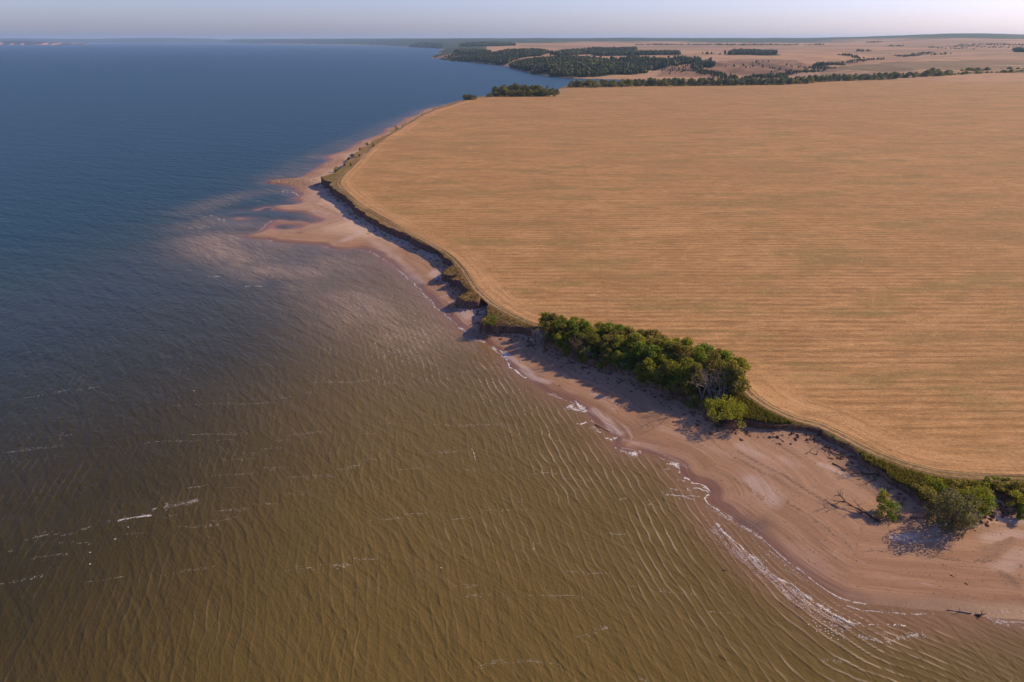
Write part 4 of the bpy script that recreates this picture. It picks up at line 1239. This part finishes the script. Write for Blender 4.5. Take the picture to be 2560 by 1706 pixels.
# ------------------------------------------------------------------ trees beyond the field
belt_meshes = {}
for key, mat in (('d', m_leaf_far), ('y', m_leaf_fary), ('p', m_leaf_pine)):
    for i in range(4):
        (tv, tq), (lv, lq, ll) = tree_meshes(500 + i, 12.0, 6.2, 1.5, 26, 26, 0.3, -0.03)
        V, Q = join([(tv, tq), (lv, lq)])
        belt_meshes[(key, i)] = make_mesh("belt_tree", V, Q, [m_bark, mat], False, {"leaf": np.r_[np.zeros(len(tv)), ll]},
                                          np.r_[np.zeros(len(tq)), np.ones(len(lq))])
rs = np.random.default_rng(8)
def far_tree(u, v, h, key, label, group):
    p = on_plateau(u, v)
    s_ = h / 12.0
    o = link("belt_tree", belt_meshes[(key, int(rs.integers(0, 4)))], (p[0], p[1], float(plateau_z(*p)) - .4), None, rs.uniform(0, 6.28), (s_ * rs.uniform(.95, 1.3), s_ * rs.uniform(.95, 1.3), s_))
    return tag(o, label, "tree", group)
# the clump and the grove standing on the bluff at the far left of the field
for i, (u, v, h) in enumerate([(1163, 250, 8), (1172, 250, 8.5), (1181, 250, 8), (1189, 248.5, 6.5)]):
    far_tree(u, v, h, 'y' if i % 2 else 'd', "olive tree in the tiny clump at the field's far left corner, " + ["leftmost", "second from the left", "third from the left", "rightmost"][i], "tiny clump of trees at the far left corner of the field")
for u, v, h in [(1220, 243, 5), (1226, 242.5, 6)]:
    far_tree(u, v, h, 'd', "small dark tree just left of the oval copse on the far bluff", "small trees left of the oval copse")
for i in range(44):
    f = (i % 15) / 14; row = i // 15
    u = 1238 + f * 148 + rs.normal(0, 3) + (row - 1) * 3; v = 241 - row * 3.4 - 0.5 * f + (0.6 if row == 0 else 0)
    h = (7 + 7.0 * math.sin(math.pi * min(1, .12 + f * .85)) ** .8) * rs.uniform(.85, 1.15) * (.8 if row == 0 else 1.05)
    far_tree(u, v, h, 'y' if rs.uniform() < (.28 if row == 0 else .1) else 'd', (f"leafy tree, {ORD[i % 15]} from the left along the front of the oval copse" if row == 0 else "leafy tree in the back rows of the oval copse by the far water"), "trees of the oval copse on the far bluff")
FE = [(1428, 220), (1578, 217), (1800, 215), (1947, 213), (2022, 209.6), (2042, 206), (2236, 199), (2560, 192)]
FE = np.array(FE, float)
u = 1428.0
n_left = n_right = 0
while u < 2600:
    vb = float(np.interp(u, FE[:, 0], FE[:, 1]))
    left = u < 1600; right = u > 2310
    for row in range(2):
        uu = u + rs.uniform(-4, 4); v = vb - 1.0 - row * (6.0 if right else 3.4) + rs.normal(0, .4)
        h = rs.uniform(9, 14) if left else (rs.uniform(12, 19) if right else rs.uniform(11, 13.5))
        if right and row and rs.uniform() < .25:
            continue
        key = 'y' if rs.uniform() < (.4 if left and row < 1 else (.16 if row == 0 else .03)) else ('d' if left or right else 'p')
        word = "yellowing" if key == 'y' else "green"
        if left:
            lab = f"{word} tree, {ORD[n_left]} from the left in the front row of the far belt" if row == 0 else f"{word} tree behind the front row at the left end of the far belt"
            n_left += row == 0
        elif right:
            lab = f"{word} tree, {ORD[n_right]} along the loose right end of the far belt, from its left" if row == 0 else f"{word} tree in the back row at the loose right end of the belt"
            n_right += row == 0
        else:
            lab = "dark tree in the dense middle of the belt beyond the field" if key == 'p' else "yellowing tree in the dense middle of the belt beyond the field"
        far_tree(uu, v, h, key, lab, word + " trees at the left end of the belt" if left else (word + " trees at the right end of the belt" if right else ("dark" if key == 'p' else "yellowing") + " trees in the middle of the belt"))
    u += 12.2
far_tree(2418, 186, 16, 'd', "tallest lone tree rising above the right end of the belt beyond the field", None)
far_tree(2366, 192, 15, 'd', "tall broad tree standing left of the tallest tree in the far belt", None)

# woods of the far shore: masses of trees, one object per wood type
def wood(name, polys, mat, seed, hh):
    rs = np.random.default_rng(seed)
    X, Y, S = [], [], []
    for q, sp, kd in polys:
        lo, hi = q.min(0) - 25, q.max(0) + 25
        n = int((hi[0] - lo[0]) * (hi[1] - lo[1]) / sp ** 2)
        n = min(n, 60000)
        x = rs.uniform(lo[0], hi[0], n); y = rs.uniform(lo[1], hi[1], n)
        jx, jy = 24 * fbm(x, y, 90, 3, 3), 24 * fbm(x, y, 90, 5, 3)
        k = inside(q, x + jx, y + jy) & (rs.uniform(0, 1, n) < .86 + .5 * fbm(x, y, 60, 8, 2))
        x, y = x[k], y[k]
        X.append(x); Y.append(y); S.append(np.full(len(x), 1.0 if kd == 's' and sp > 20 else max(1.0, sp / 9.0)) * rs.uniform(.5, 1.35, len(x)))
    X, Y, S = map(np.concatenate, (X, Y, S))
    Z = terrain_z(X, Y)
    n = len(X)
    H = rs.uniform(*hh, n) * S ** .5
    W = H * rs.uniform(.22, .34, n) * (1.15 if name != "pine_wood" else .9) * S ** .5
    ang = np.linspace(0, 2 * np.pi, 6, endpoint=False)
    V = []
    for fz, fr_ in ((.12, .55), (.45, 1.0), (.78, .62)):
        a = ang[None, :] + rs.uniform(0, 6.28, (n, 1))
        rr = W[:, None] * fr_ * rs.uniform(.65, 1.3, (n, 6))
        V.append(np.stack([X[:, None] + np.cos(a) * rr, Y[:, None] + np.sin(a) * rr, (Z[:, None] + H[:, None] * fz * rs.uniform(.85, 1.15, (n, 6)))], -1))
    top = np.stack([X, Y, Z + H], -1)[:, None, :]
    V = np.concatenate(V + [top], 1)     # n,19,3
    f = []
    for l in range(2):
        for s_ in range(6):
            a0, a1 = l * 6 + s_, l * 6 + (s_ + 1) % 6
            f += [(a0, a1, a1 + 6), (a0, a1 + 6, a0 + 6)]
    for s_ in range(6):
        f.append((12 + s_, 12 + (s_ + 1) % 6, 18))
    f = np.array(f)
    Fc = (f[None] + (np.arange(n) * 19)[:, None, None]).reshape(-1, 3)
    tone = np.repeat(np.clip(rs.beta(1.2, 3.0, n) + .38 * fbm(X, Y, 130, 4, 3) + .05, 0, 1), 19)
    return tag(link(name, make_mesh(name, V.reshape(-1, 3), Fc, [mat], False, {"leaf": tone})), kind="stuff")
wood("pine_wood", [f for f in forest_w if f[2] == 'pine'], m_leaf_pine, 21, (13, 18))
wood("mixed_wood", [f for f in forest_w if f[2] == 'mixed'], m_leaf_far, 22, (10, 17))
def px_strip(pts, half):
    P = np.array([on_terrain(*p) for p in pts]); _t = np.gradient(P, axis=0); _t /= np.linalg.norm(_t, axis=1)[:, None]
    nn = np.c_[-_t[:, 1], _t[:, 0]] * half
    return np.vstack([P + nn, (P - nn)[::-1]])
scrub = [(px_strip([(1900, 197), (1950, 191), (1988, 184), (2030, 177), (2062, 171)], 34), 7.5, 's'),
         (px_strip([(2052, 168), (2090, 162), (2134, 155), (2170, 151), (2205, 149)], 30), 8, 's'),
         (px_strip([(2113, 139), (2128, 143), (2144, 147)], 24), 8, 's'), (px_strip([(2253, 143), (2285, 138), (2321, 133)], 24), 9, 's'),
         (px_strip([(1750, 178), (1775, 186), (1800, 193)], 22), 8, 's'), (px_strip([(1790, 196), (1850, 199), (1900, 198)], 30), 8, 's'),
         (px_strip([(1110, 146), (1130, 140), (1160, 143), (1180, 148)], 70), 11, 's'),
         (px_strip([(1590, 113.5), (1680, 112.8), (1800, 112.5)], 45), 13, 's'), (px_strip([(1800, 114), (1880, 113.6), (1990, 113.2), (2060, 113)], 30), 16, 's'),
         (px_strip([(2165, 107), (2200, 107)], 40), 16, 's'), (px_strip([(1760, 136), (1800, 137.5), (1818, 138)], 14), 14, 's'), (px_strip([(2400, 113), (2470, 113.5), (2560, 112)], 130), 24, 's'),
         (px_strip([(2220, 117), (2260, 117.5)], 30), 16, 's'), (px_strip([(2150, 128.5), (2190, 129.5)], 18), 12, 's'), (px_strip([(2330, 138), (2370, 137)], 18), 12, 's'),
         (px_strip([(1650, 158), (1700, 172), (1745, 186)], 60), 34, 's'), (px_strip([(1860, 160), (1920, 165), (1990, 172)], 55), 30, 's'), (px_strip([(2140, 129), (2160, 129.5), (2170, 130)], 20), 14, 's'), (px_strip([(1640, 176), (1690, 170), (1730, 180)], 30), 26, 's'),
         (px_strip([(1820, 176), (1870, 172), (1930, 176), (1975, 180)], 50), 30, 's'),
         (px_strip([(2380, 120), (2430, 118), (2480, 120), (2560, 117)], 120), 26, 's'), (px_strip([(2320, 117), (2420, 125)], 40), 26, 's')]
wood("ravine_scrub", scrub, m_leaf_far, 23, (5, 9))

# ------------------------------------------------------------------ grass, weeds, stones
def tufts(name, n, region, hh, mat, seed, wid=.16):
    rs = np.random.default_rng(seed)
    x, y = region(rs, n)
    z = plateau_z(x, y)
    n = len(x)
    V = []
    for k in range(3):
        a = rs.uniform(0, 2 * np.pi, n); w = wid * rs.uniform(.7, 1.5, n); h = rs.uniform(*hh, n)
        bx, by = x + rs.normal(0, .12, n), y + rs.normal(0, .12, n)
        dx, dy = np.cos(a) * w, np.sin(a) * w
        lx, ly = rs.normal(0, .22, n) * h, rs.normal(0, .22, n) * h
        V.append(np.stack([np.c_[bx - dx, by - dy, z - .03], np.c_[bx + dx, by + dy, z - .03], np.c_[bx + lx + dx * .4, by + ly + dy * .4, z + h], ], 1))
    V = np.concatenate(V).reshape(-1, 3)
    tone = np.repeat(np.tile(np.clip(.5 + .5 * fbm(x, y, 6, 33, 3) + rs.normal(0, .12, n), 0, 1), 3), 3)
    return tag(link(name, make_mesh(name, V, np.arange(len(V)).reshape(-1, 3), [mat], False, {"leaf": tone})), kind="stuff")
def verge_region(ylo, yhi, dmin, xlo=-400):
    def f(rs, n):
        lo = np.array([max(xlo, -140), ylo]); hi = np.array([170, yhi])
        x = rs.uniform(lo[0], hi[0], n * 14); y = rs.uniform(lo[1], hi[1], n * 14)
        k = inside(plateau_poly, x, y) & ~inside(field_poly, x, y)
        x, y = x[k], y[k]
        k = (polydist(ebd, x, y) > dmin) & (polydist(rim, x, y) > .15)
        x, y = x[k][:n], y[k][:n]
        return x, y
    return f
tufts("verge_grass", 16000, verge_region(105, 330, 3.3), (.22, .55), m_grass, 61)
tufts("bank_weeds", 15000, verge_region(95, 165, 4.5, 50), (.4, 1.15), m_weed, 62, .2)

def stones(name, spots, n, sz, mat, seed, sink=.3):
    rs = np.random.default_rng(seed)
    V, Fc = [], []
    base = np.array([(-1, -.6, 0), (.2, -1, 0), (1, -.2, 0), (.5, .9, 0), (-.7, .8, 0), (-.4, -.3, .8), (.4, .1, .9)], float)
    tri = np.array([(0, 1, 5), (1, 2, 6), (1, 6, 5), (2, 3, 6), (3, 4, 6), (4, 5, 6), (4, 0, 5)])
    P = spots(rs, n)
    z = ground_z(P[:, 0], P[:, 1])
    for i, (p, zz) in enumerate(zip(P, z)):
        s_ = sz[0] * (sz[1] / sz[0]) ** rs.uniform() * np.array([1, rs.uniform(.5, 1), rs.uniform(.4, .8)])
        a = rs.uniform(0, 6.28); b = base * s_ * rs.uniform(.8, 1.2, (7, 3))
        V.append(np.c_[p[0] + b[:, 0] * math.cos(a) - b[:, 1] * math.sin(a), p[1] + b[:, 0] * math.sin(a) + b[:, 1] * math.cos(a), zz - .02 + b[:, 2]])
        Fc.append(tri + 7 * i)
    return tag(link(name, make_mesh(name, np.vstack(V), np.vstack(Fc), [mat], False)), kind="stuff")
def spit_spots(rs, n):
    u = rs.uniform(667, 800, n * 3); v = 455 + rs.normal(0, 6, n * 3) + (u - 667) * .05
    P = np.array([on_level(a, b, .5) for a, b in zip(u, v)])
    k = inside(land_poly, P[:, 0], P[:, 1])
    return P[k][:n]
stones("shore_stones", spit_spots, 1100, (.12, .42), m_stone, 71)
def clod_spots(rs, n):
    i = rs.integers(8, len(rim) - 8, n * 3)
    P = rim[i] + rn[i] * (1.4 + rs.gamma(1.4, .9, n * 3))[:, None] + rs.normal(0, .5, (n * 3, 2))
    k = ~inside(plateau_poly, P[:, 0], P[:, 1]) & (np.hypot(*P.T) < 560)
    return P[k][:n]
stones("fallen_clods", clod_spots, 1700, (.12, .75), m_cliff, 73)
def litter_spots(rs, n):
    u = rs.uniform(1250, 2560, n * 12); v = rs.uniform(860, 1530, n * 12)
    P = np.array([on_level(a, b, 1.2) for a, b in zip(u, v)])
    k = inside(land_poly, P[:, 0], P[:, 1]) & ~inside(plateau_poly, P[:, 0], P[:, 1])
    P = P[k]
    P = P[polydist(shore, P[:, 0], P[:, 1]) > 3]
    return P[:n]
stones("beach_litter", litter_spots, 1500, (.04, .16), m_dark_wood, 72)

# ------------------------------------------------------------------ foam
FT = []
FO = []       # (photo polyline, half width in metres, flecks per metre, fleck size)
def streak(pts, o, w=.16, dens=11, size=.10, to=None):
    (FO if to is None else to).append((crop(pts, *o), w, dens, size))
c1 = (0, 900, .38266)
for q in [[(150, 250), (650, 170)], [(1130, 300), (1480, 280), (1600, 290), (1760, 275)], [(1780, 248), (1900, 240)], [(1960, 214), (2070, 215)], [(2030, 145), (2170, 140), (2352, 148)],
          [(360, 490), (470, 488)], [(0, 610), (130, 595), (420, 565)], [(930, 545), (1130, 535), (1330, 525)], [(1400, 525), (1570, 538)], [(1230, 490), (1620, 485)],
          [(1820, 500), (2120, 468)], [(1800, 535), (1890, 528)], [(1690, 585), (1840, 578)], [(1540, 612), (1690, 608)], [(1410, 652), (1670, 645)], [(1720, 708), (1860, 708)],
          [(2180, 715), (2350, 690)], [(1880, 770), (2180, 760)], [(1190, 840), (1370, 815)], [(1460, 840), (1570, 838)], [(1040, 1028), (1160, 1012)], [(640, 1060), (720, 1058)],
          [(1430, 990), (1650, 972)], [(1650, 945), (1820, 940)], [(1160, 1092), (1290, 1088), (1430, 1075)], [(1370, 1055), (1550, 1030)], [(390, 1140), (480, 1130), (600, 1090)],
          [(130, 1190), (250, 1150), (380, 1135)], [(390, 1195), (480, 1200), (600, 1195)], [(0, 1265), (95, 1250)], [(200, 1290), (450, 1265)], [(0, 1460), (130, 1445), (285, 1410)],
          [(560, 1455), (810, 1418)], [(1050, 1410), (1400, 1355)], [(1870, 875), (2030, 875)], [(2180, 1340), (2300, 1342)], [(1850, 1375), (2050, 1355)], [(1370, 760), (1690, 735)], [(800, 1136), (940, 1132)]]:
    streak(q, c1, .26, 20, .045)
streak([(970, 985), (1100, 950), (1300, 925)], c1, .45, 60, .065)
streak([(770, 1055), (860, 1030), (990, 1018)], c1, .5, 85, .07)
c2 = (800, 850, .38266)
for q in [[(0, 270), (120, 282), (300, 265), (390, 240)], [(400, 290), (490, 288)], [(520, 298), (600, 298)], [(800, 207), (1030, 213)], [(390, 550), (480, 545)], [(740, 555), (930, 560), (1210, 545)],
          [(280, 610), (370, 612)], [(700, 745), (800, 738), (930, 725)], [(300, 780), (430, 775)], [(90, 850), (180, 848), (260, 820)], [(510, 850), (720, 832)], [(1110, 838), (1200, 842), (1290, 845)],
          [(1350, 885), (1470, 870), (1580, 880)], [(950, 855), (1030, 850)], [(300, 1178), (540, 1165)], [(540, 1140), (690, 1130)], [(860, 1175), (1000, 1155)], [(1050, 1115), (1360, 1112)],
          [(1880, 1275), (2000, 1275)], [(1560, 900), (1780, 912)], [(1620, 970), (1770, 975)], [(1600, 1520), (1900, 1528)], [(0, 1475), (200, 1472)], [(170, 1420), (385, 1438)], [(1420, 655), (1460, 668)], [(1530, 660), (1570, 660)]]:
    streak(q, c2, .22, 22, .042)
streak([(990, 710), (1005, 745), (1015, 790)], c2, .16, 40, .06)
streak([(1388, 1310), (1398, 1335), (1400, 1360)], c2, .16, 40, .06)
c3 = (1120, 1200, .32258)
for q in [[(200, 1500), (330, 1425), (510, 1415)], [(530, 1405), (880, 1425)], [(630, 890), (1050, 900)], [(130, 905), (330, 885)], [(60, 820), (240, 818)], [(990, 1215), (1160, 1190)], [(1130, 1155), (1240, 1150)]]:
    streak(q, c3, .2, 26, .038)
c8 = (1500, 1000, .4505)
for q in [[(40, 745), (150, 750)], [(150, 1035), (205, 1035)], [(320, 1060), (540, 1080)], [(600, 1180), (800, 1195)], [(0, 1265), (60, 1270)], [(1180, 1440), (1380, 1450)], [(190, 1545), (280, 1550)]]:
    streak(q, c8, .2, 24, .038)
n_streaks = len(FO)
outer = [(640, 690), (700, 745), (780, 820), (880, 910), (960, 975), (1080, 1030), (1140, 1090), (1240, 1160), (1320, 1215), (1420, 1245)]
streak(outer, c8, .3, 130, .065)
for k, (dx, dy) in enumerate([(-8, 8), (-18, 16), (-30, 26), (-44, 36)]):
    streak([(a + dx, b + dy) for a, b in outer], c8, .5, [200, 150, 90, 50][k], .055, FT)
streak([(960, 985), (1010, 1050), (1060, 1110), (1120, 1165)], c8, .5, 80, .09, FT)
sw = [(600, 580), (700, 650), (790, 700), (870, 745), (960, 830), (1040, 900), (1130, 970), (1200, 1020), (1260, 1060), (1340, 1100), (1400, 1120), (1480, 1132)]
streak(sw, c8, .14, 60, .06)
streak([(a - 10, b + 9) for a, b in sw[:8]], c8, .35, 40, .07, FT)
streak([(a - 26, b + 22) for a, b in sw[3:8]], c8, .6, 22, .07, FT)
streak([(1370, 1145), (1440, 1165), (1560, 1180), (1750, 1195), (1850, 1190)], c8, .16, 26, .10)
streak([(1420, 1245), (1520, 1250), (1700, 1255)], c8, .2, 14, .09)
streak([(1320, 1220), (1450, 1270), (1600, 1290)], c8, .9, 26, .07, FT)
streak([(1440, 1320), (1580, 1335), (1700, 1320), (1800, 1295)], c8, .35, 40, .10)
streak([(1250, 1270), (1400, 1300)], c8, .7, 16, .07, FT)
for q, d in [([(2150, 1215), (2353, 1235), (2500, 1250)], 22), ([(2200, 1250), (2353, 1280), (2500, 1300)], 26), ([(2200, 1180), (2353, 1190)], 10)]:
    streak(q, c8, .45, d, .10)
c5 = (1450, 1000, .1913)
for q, w, d, s_ in [([(-60, 60), (0, 110), (50, 165)], .45, 110, .17), ([(-60, 20), (0, 90), (110, 170)], .10, 40, .12), ([(0, 330), (90, 290)], .3, 60, .14), ([(330, 510), (400, 520), (480, 490)], .3, 60, .14),
                 ([(150, 270), (180, 290)], .1, 40, .12), ([(210, 400), (280, 440)], .2, 30, .12), ([(440, 630), (520, 655), (600, 690)], .18, 30, .11), ([(600, 690), (690, 700), (760, 720)], .35, 90, .15), ([(540, 650), (800, 685)], .25, 16, .10),
                 ([(980, 740), (1080, 780), (1180, 800), (1300, 860)], .16, 40, .12), ([(1140, 850), (1220, 860), (1290, 850)], .3, 60, .14), ([(1270, 850), (1310, 900), (1300, 960)], .3, 85, .15), ([(1100, 910), (1170, 905)], .12, 30, .1),
                 ([(1360, 1020), (1420, 1040), (1480, 1090), (1560, 1095), (1640, 1130), (1700, 1200)], .2, 75, .14), ([(1560, 1110), (1640, 1160), (1690, 1210)], .25, 60, .12), ([(1400, 1180), (1520, 1160), (1650, 1190)], .3, 40, .12), ([(1250, 1060), (1380, 1080)], .35, 20, .1),
                 ([(1690, 1240), (1630, 1290), (1680, 1380)], .25, 55, .13), ([(1700, 1400), (1860, 1460), (2000, 1570)], .2, 26, .11), ([(1060, 1230), (1200, 1240), (1400, 1300), (1500, 1320)], .45, 22, .11), ([(1180, 1170), (1330, 1180)], .3, 16, .1),
                 ([(1300, 1300), (1420, 1260), (1560, 1270)], .4, 18, .1), ([(880, 1310), (960, 1330), (860, 1380)], .25, 12, .1), ([(500, 1320), (620, 1270)], .15, 14, .09)]:
    streak(q, c5, w, d, s_)
c6 = (1150, 740, .34)
for q, w, d, s_ in [([(0, 235), (50, 270)], .25, 50, .15), ([(100, 320), (190, 345)], .2, 40, .14), ([(240, 375), (290, 405), (320, 430)], .28, 65, .15), ([(320, 430), (340, 490), (420, 560), (490, 610)], .45, 75, .16),
                 ([(640, 715), (780, 770), (860, 800), (940, 850)], .08, 26, .11), ([(800, 805), (850, 830), (920, 855)], .5, 95, .16), ([(860, 942), (930, 935)], .3, 50, .14), ([(980, 960), (1040, 1010)], .3, 30, .13), ([(1070, 1050), (1150, 1045)], .25, 55, .14),
                 ([(1180, 1140), (1260, 1160), (1330, 1150)], .3, 60, .14)]:
    streak(q, c6, w, d, s_)
c4 = (900, 500, .2551)
for q in [[(90, 500), (200, 560), (300, 630), (370, 690)], [(370, 690), (450, 750), (560, 850), (640, 940), (740, 1050), (810, 1100), (900, 1190), (960, 1230), (1030, 1300)], [(1110, 1360), (1220, 1400)], [(1300, 1440), (1420, 1560)]]:
    streak(q, c4, .35, 20, .15)
cs = (400, 400, .255)
for q in [[(1290, 310), (1350, 345)], [(985, 690), (1040, 640), (1090, 605)], [(840, 755), (890, 760)], [(1040, 780), (1110, 800)], [(1610, 850), (1660, 860)], [(700, 605), (720, 600)], [(1020, 425), (1050, 427)],
          [(1140, 463), (1220, 465)], [(1340, 330), (1360, 355)], [(430, 545), (440, 560)], [(490, 545), (510, 560)], [(555, 560), (590, 600)], [(625, 580), (632, 610)], [(285, 663), (330, 675)], [(365, 655), (410, 680)], [(420, 648), (480, 668)],
          [(635, 445), (690, 442)], [(670, 735), (770, 775)], [(900, 410), (980, 405)], [(1210, 295), (1212, 325)], [(1245, 300), (1248, 340)], [(960, 815), (985, 850)], [(1420, 85), (1460, 100)], [(830, 1245), (1010, 1238)], [(420, 1145), (590, 1142)]]:
    streak(q, cs, .3, 7, .24)

def foam_object(name, items, seed, mat, z_lift=.035):
    rs = np.random.default_rng(seed)
    PX, PY, SZ, TX, TY = [], [], [], [], []
    for pts, w, dens, size in items:
        if size > .09:
            dens, size = dens * 2.6, size * .5
        if name == 'surf_foam':
            w = w * 1.5
        P = np.array([on_level(*p) for p in pts])
        L = np.hypot(*np.diff(P, axis=0).T).sum()
        n = max(3, int(L * dens))
        s_ = np.r_[0, np.cumsum(np.hypot(*np.diff(P, axis=0).T))]
        t = rs.uniform(0, s_[-1], n)
        # ragged: thin out and thicken along the line
        keepp = rs.uniform(0, 1, n) < np.clip(.45 + .6 * vn(t, 0 * t + seed, 1.6, rs.uniform(0, 99)) + .7 * vn(t, 0 * t + seed, .45, rs.uniform(0, 99)), .02, 1)
        t = t[keepp]; n = len(t)
        x = np.interp(t, s_, P[:, 0]); y = np.interp(t, s_, P[:, 1])
        d = (P[-1] - P[0]) / (np.linalg.norm(P[-1] - P[0]) + 1e-9)
        wob = vn(t, 0 * t + 3, 2.4, rs.uniform(0, 99)) * w * .9 + vn(t, 0 * t + 7, 6.0, rs.uniform(0, 99)) * .22
        lat = rs.standard_t(3, n) * w * .7 * np.clip(.5 + .7 * vn(t, 0 * t, 3.1, rs.uniform(0, 99)), .15, 1.2) + wob
        PX.append(x - d[1] * lat); PY.append(y + d[0] * lat); SZ.append(size * rs.uniform(.4, 1.7, n) * rs.uniform(.6, 1.2, n)); TX.append(np.full(n, d[0])); TY.append(np.full(n, d[1]))
    X, Y, S, TX, TY = map(np.concatenate, (PX, PY, SZ, TX, TY))
    sd, _ = shore_distance(X, Y)
    Z = np.maximum(wave_height(X, Y, sd), np.where(sd > -1, beach_height(X, Y, sd), -1)) + z_lift
    n = len(X)
    a = rs.normal(0, .5, n); cx, sx_ = TX * np.cos(a) - TY * np.sin(a), TX * np.sin(a) + TY * np.cos(a)
    V = []
    for px_, py_ in ((-1.3, -.3), (.1, -.65), (1.2, .1), (.5, .6), (-.6, .55)):
        u_ = S * (px_ + rs.normal(0, .22, n)); v_ = S * (py_ + rs.normal(0, .2, n)) * .75
        V.append(np.c_[X + cx * u_ - sx_ * v_, Y + sx_ * u_ + cx * v_, Z])
    top = np.c_[X, Y, Z + S * .25]
    V = np.stack(V + [top], 1)
    f = np.array([(0, 1, 5), (1, 2, 5), (2, 3, 5), (3, 4, 5), (4, 0, 5)])
    Fc = (f[None] + (np.arange(n) * 6)[:, None, None]).reshape(-1, 3)
    return tag(link(name, make_mesh(name, V.reshape(-1, 3), Fc, [mat], True)), kind="stuff")
wisps = []
for pts, w, dens, size in FO[:n_streaks]:
    for j in range(3):
        P_ = np.array(pts, float); L_ = P_[-1] - P_[0]
        a0, a1 = [(0, 1), (rng.uniform(0, .4), rng.uniform(.55, .9)), (rng.uniform(.2, .6), 1)][j]
        t_ = np.linspace(0, 1, len(P_))
        q_ = np.c_[np.interp(np.linspace(a0, a1, 6), t_, P_[:, 0]), np.interp(np.linspace(a0, a1, 6), t_, P_[:, 1]) + (0 if j == 0 else rng.uniform(-5, 5))]
        wisps.append((q_, w * rng.uniform(.5, 1.3), dens * [.6, .4, .35][j], size))
foam_object("wind_streak_foam", wisps, 81, m_foam)
foam_object("surf_foam", FO[n_streaks:], 82, m_foam)
foam_object("thin_surf_foam", FT, 83, m_foam_thin)

# ------------------------------------------------------------------ gulls
def gull_mesh():
    rsn = [(-.21, .015, .085), (-.17, .035, .08), (-.10, .070, .075), (0, .085, .08), (.09, .075, .095), (.14, .045, .13), (.17, .042, .165), (.205, .036, .172), (.235, .012, .165)]
    V, Q = [], []
    for (x, r, z) in rsn:
        for k in range(8):
            a = 2 * math.pi * k / 8
            V.append((x, math.cos(a) * r, z + math.sin(a) * r * (.8 if x < .12 else 1)))
    for i in range(len(rsn) - 1):
        for k in range(8):
            Q.append((i * 8 + k, i * 8 + (k + 1) % 8, i * 8 + 8 + (k + 1) % 8, i * 8 + 8 + k))
    body = (np.array(V), np.array(Q))
    w = []
    for s_ in (-1, 1):
        V = np.array([(.09, s_ * .072, .10), (.05, s_ * .088, .13), (-.12, s_ * .066, .12), (-.28, s_ * .02, .115), (-.16, s_ * .06, .075), (.0, s_ * .092, .075)])
        w.append((V, np.array([(0, 1, 2, 5), (5, 2, 3, 4)])))
    bill = tube([(.225, 0, .165), (.25, 0, .162), (.275, 0, .152)], [.012, .010, .003], 5)
    return body, join(w), bill
gb, gw, gbill = gull_mesh()
m_gull = plain("white_feathers", (0.78, 0.77, 0.76), (0.84, 0.83, 0.82), 8.0, .8)
m_gwing = plain("grey_feathers", (0.42, 0.43, 0.45), (0.52, 0.53, 0.55), 8.0, .8)
m_gbill = plain("yellow_bill", (0.45, 0.26, 0.04), (0.52, 0.30, 0.05), 8.0, .6)
g_body = make_mesh("body", *gb, [m_gull], True); g_wing = make_mesh("wings", *gw, [m_gwing], False); g_bill = make_mesh("bill", *gbill, [m_gbill], True)
def gull(u, v, label, group, z=None, k=1.25):
    p = on_level(u, v)
    sd, _ = shore_distance(np.array([p[0]]), np.array([p[1]]))
    zz = float(wave_height(np.array([p[0]]), np.array([p[1]]), sd)[0]) - .01 if z is None else z
    o = thing("gull", (p[0], p[1], zz), label, "gull", group, rs.uniform(2.2, 4.2), k)
    link("body", g_body, parent=o); link("wings", g_wing, parent=o); link("bill", g_bill, parent=o)
flock = [(860, 385), (932, 450), (1200, 408), (1340, 438), (720, 503), (962, 545), (1060, 540), (1212, 540), (1398, 530), (1212, 618), (1390, 620), (1072, 652), (960, 692), (1218, 694), (1302, 688), (1527, 658),
         (1305, 757), (1405, 738), (1700, 712), (1447, 812), (1555, 793), (1630, 790), (1388, 882), (1755, 905), (1590, 938), (2207, 845)]
for i, (a, b) in enumerate(sorted(flock)):
    gull(1960 + a * .085, 1520 + b * .085, f"white gull, {ORD[i]} from the left in the flock floating off the surf", "gulls floating off the surf", k=0.6)
for (u, v), lb in zip([(225.5, 1382), (225.5, 1411), (321, 1319), (288, 1348.5), (485, 978), (1103, 1421)],
                      ["lone white gull on dark water at the lower left, upper of a pair", "lone white gull on dark water at the lower left, lower of a pair", "white gull just below the thickest foam streak at the left",
                       "white gull between the thick foam streak and the gull pair at the left", "white gull on open water left of the middle", "white gull alone on brown water in the lower middle"]):
    gull(u, v, lb, "scattered gulls on open water", k=0.8)
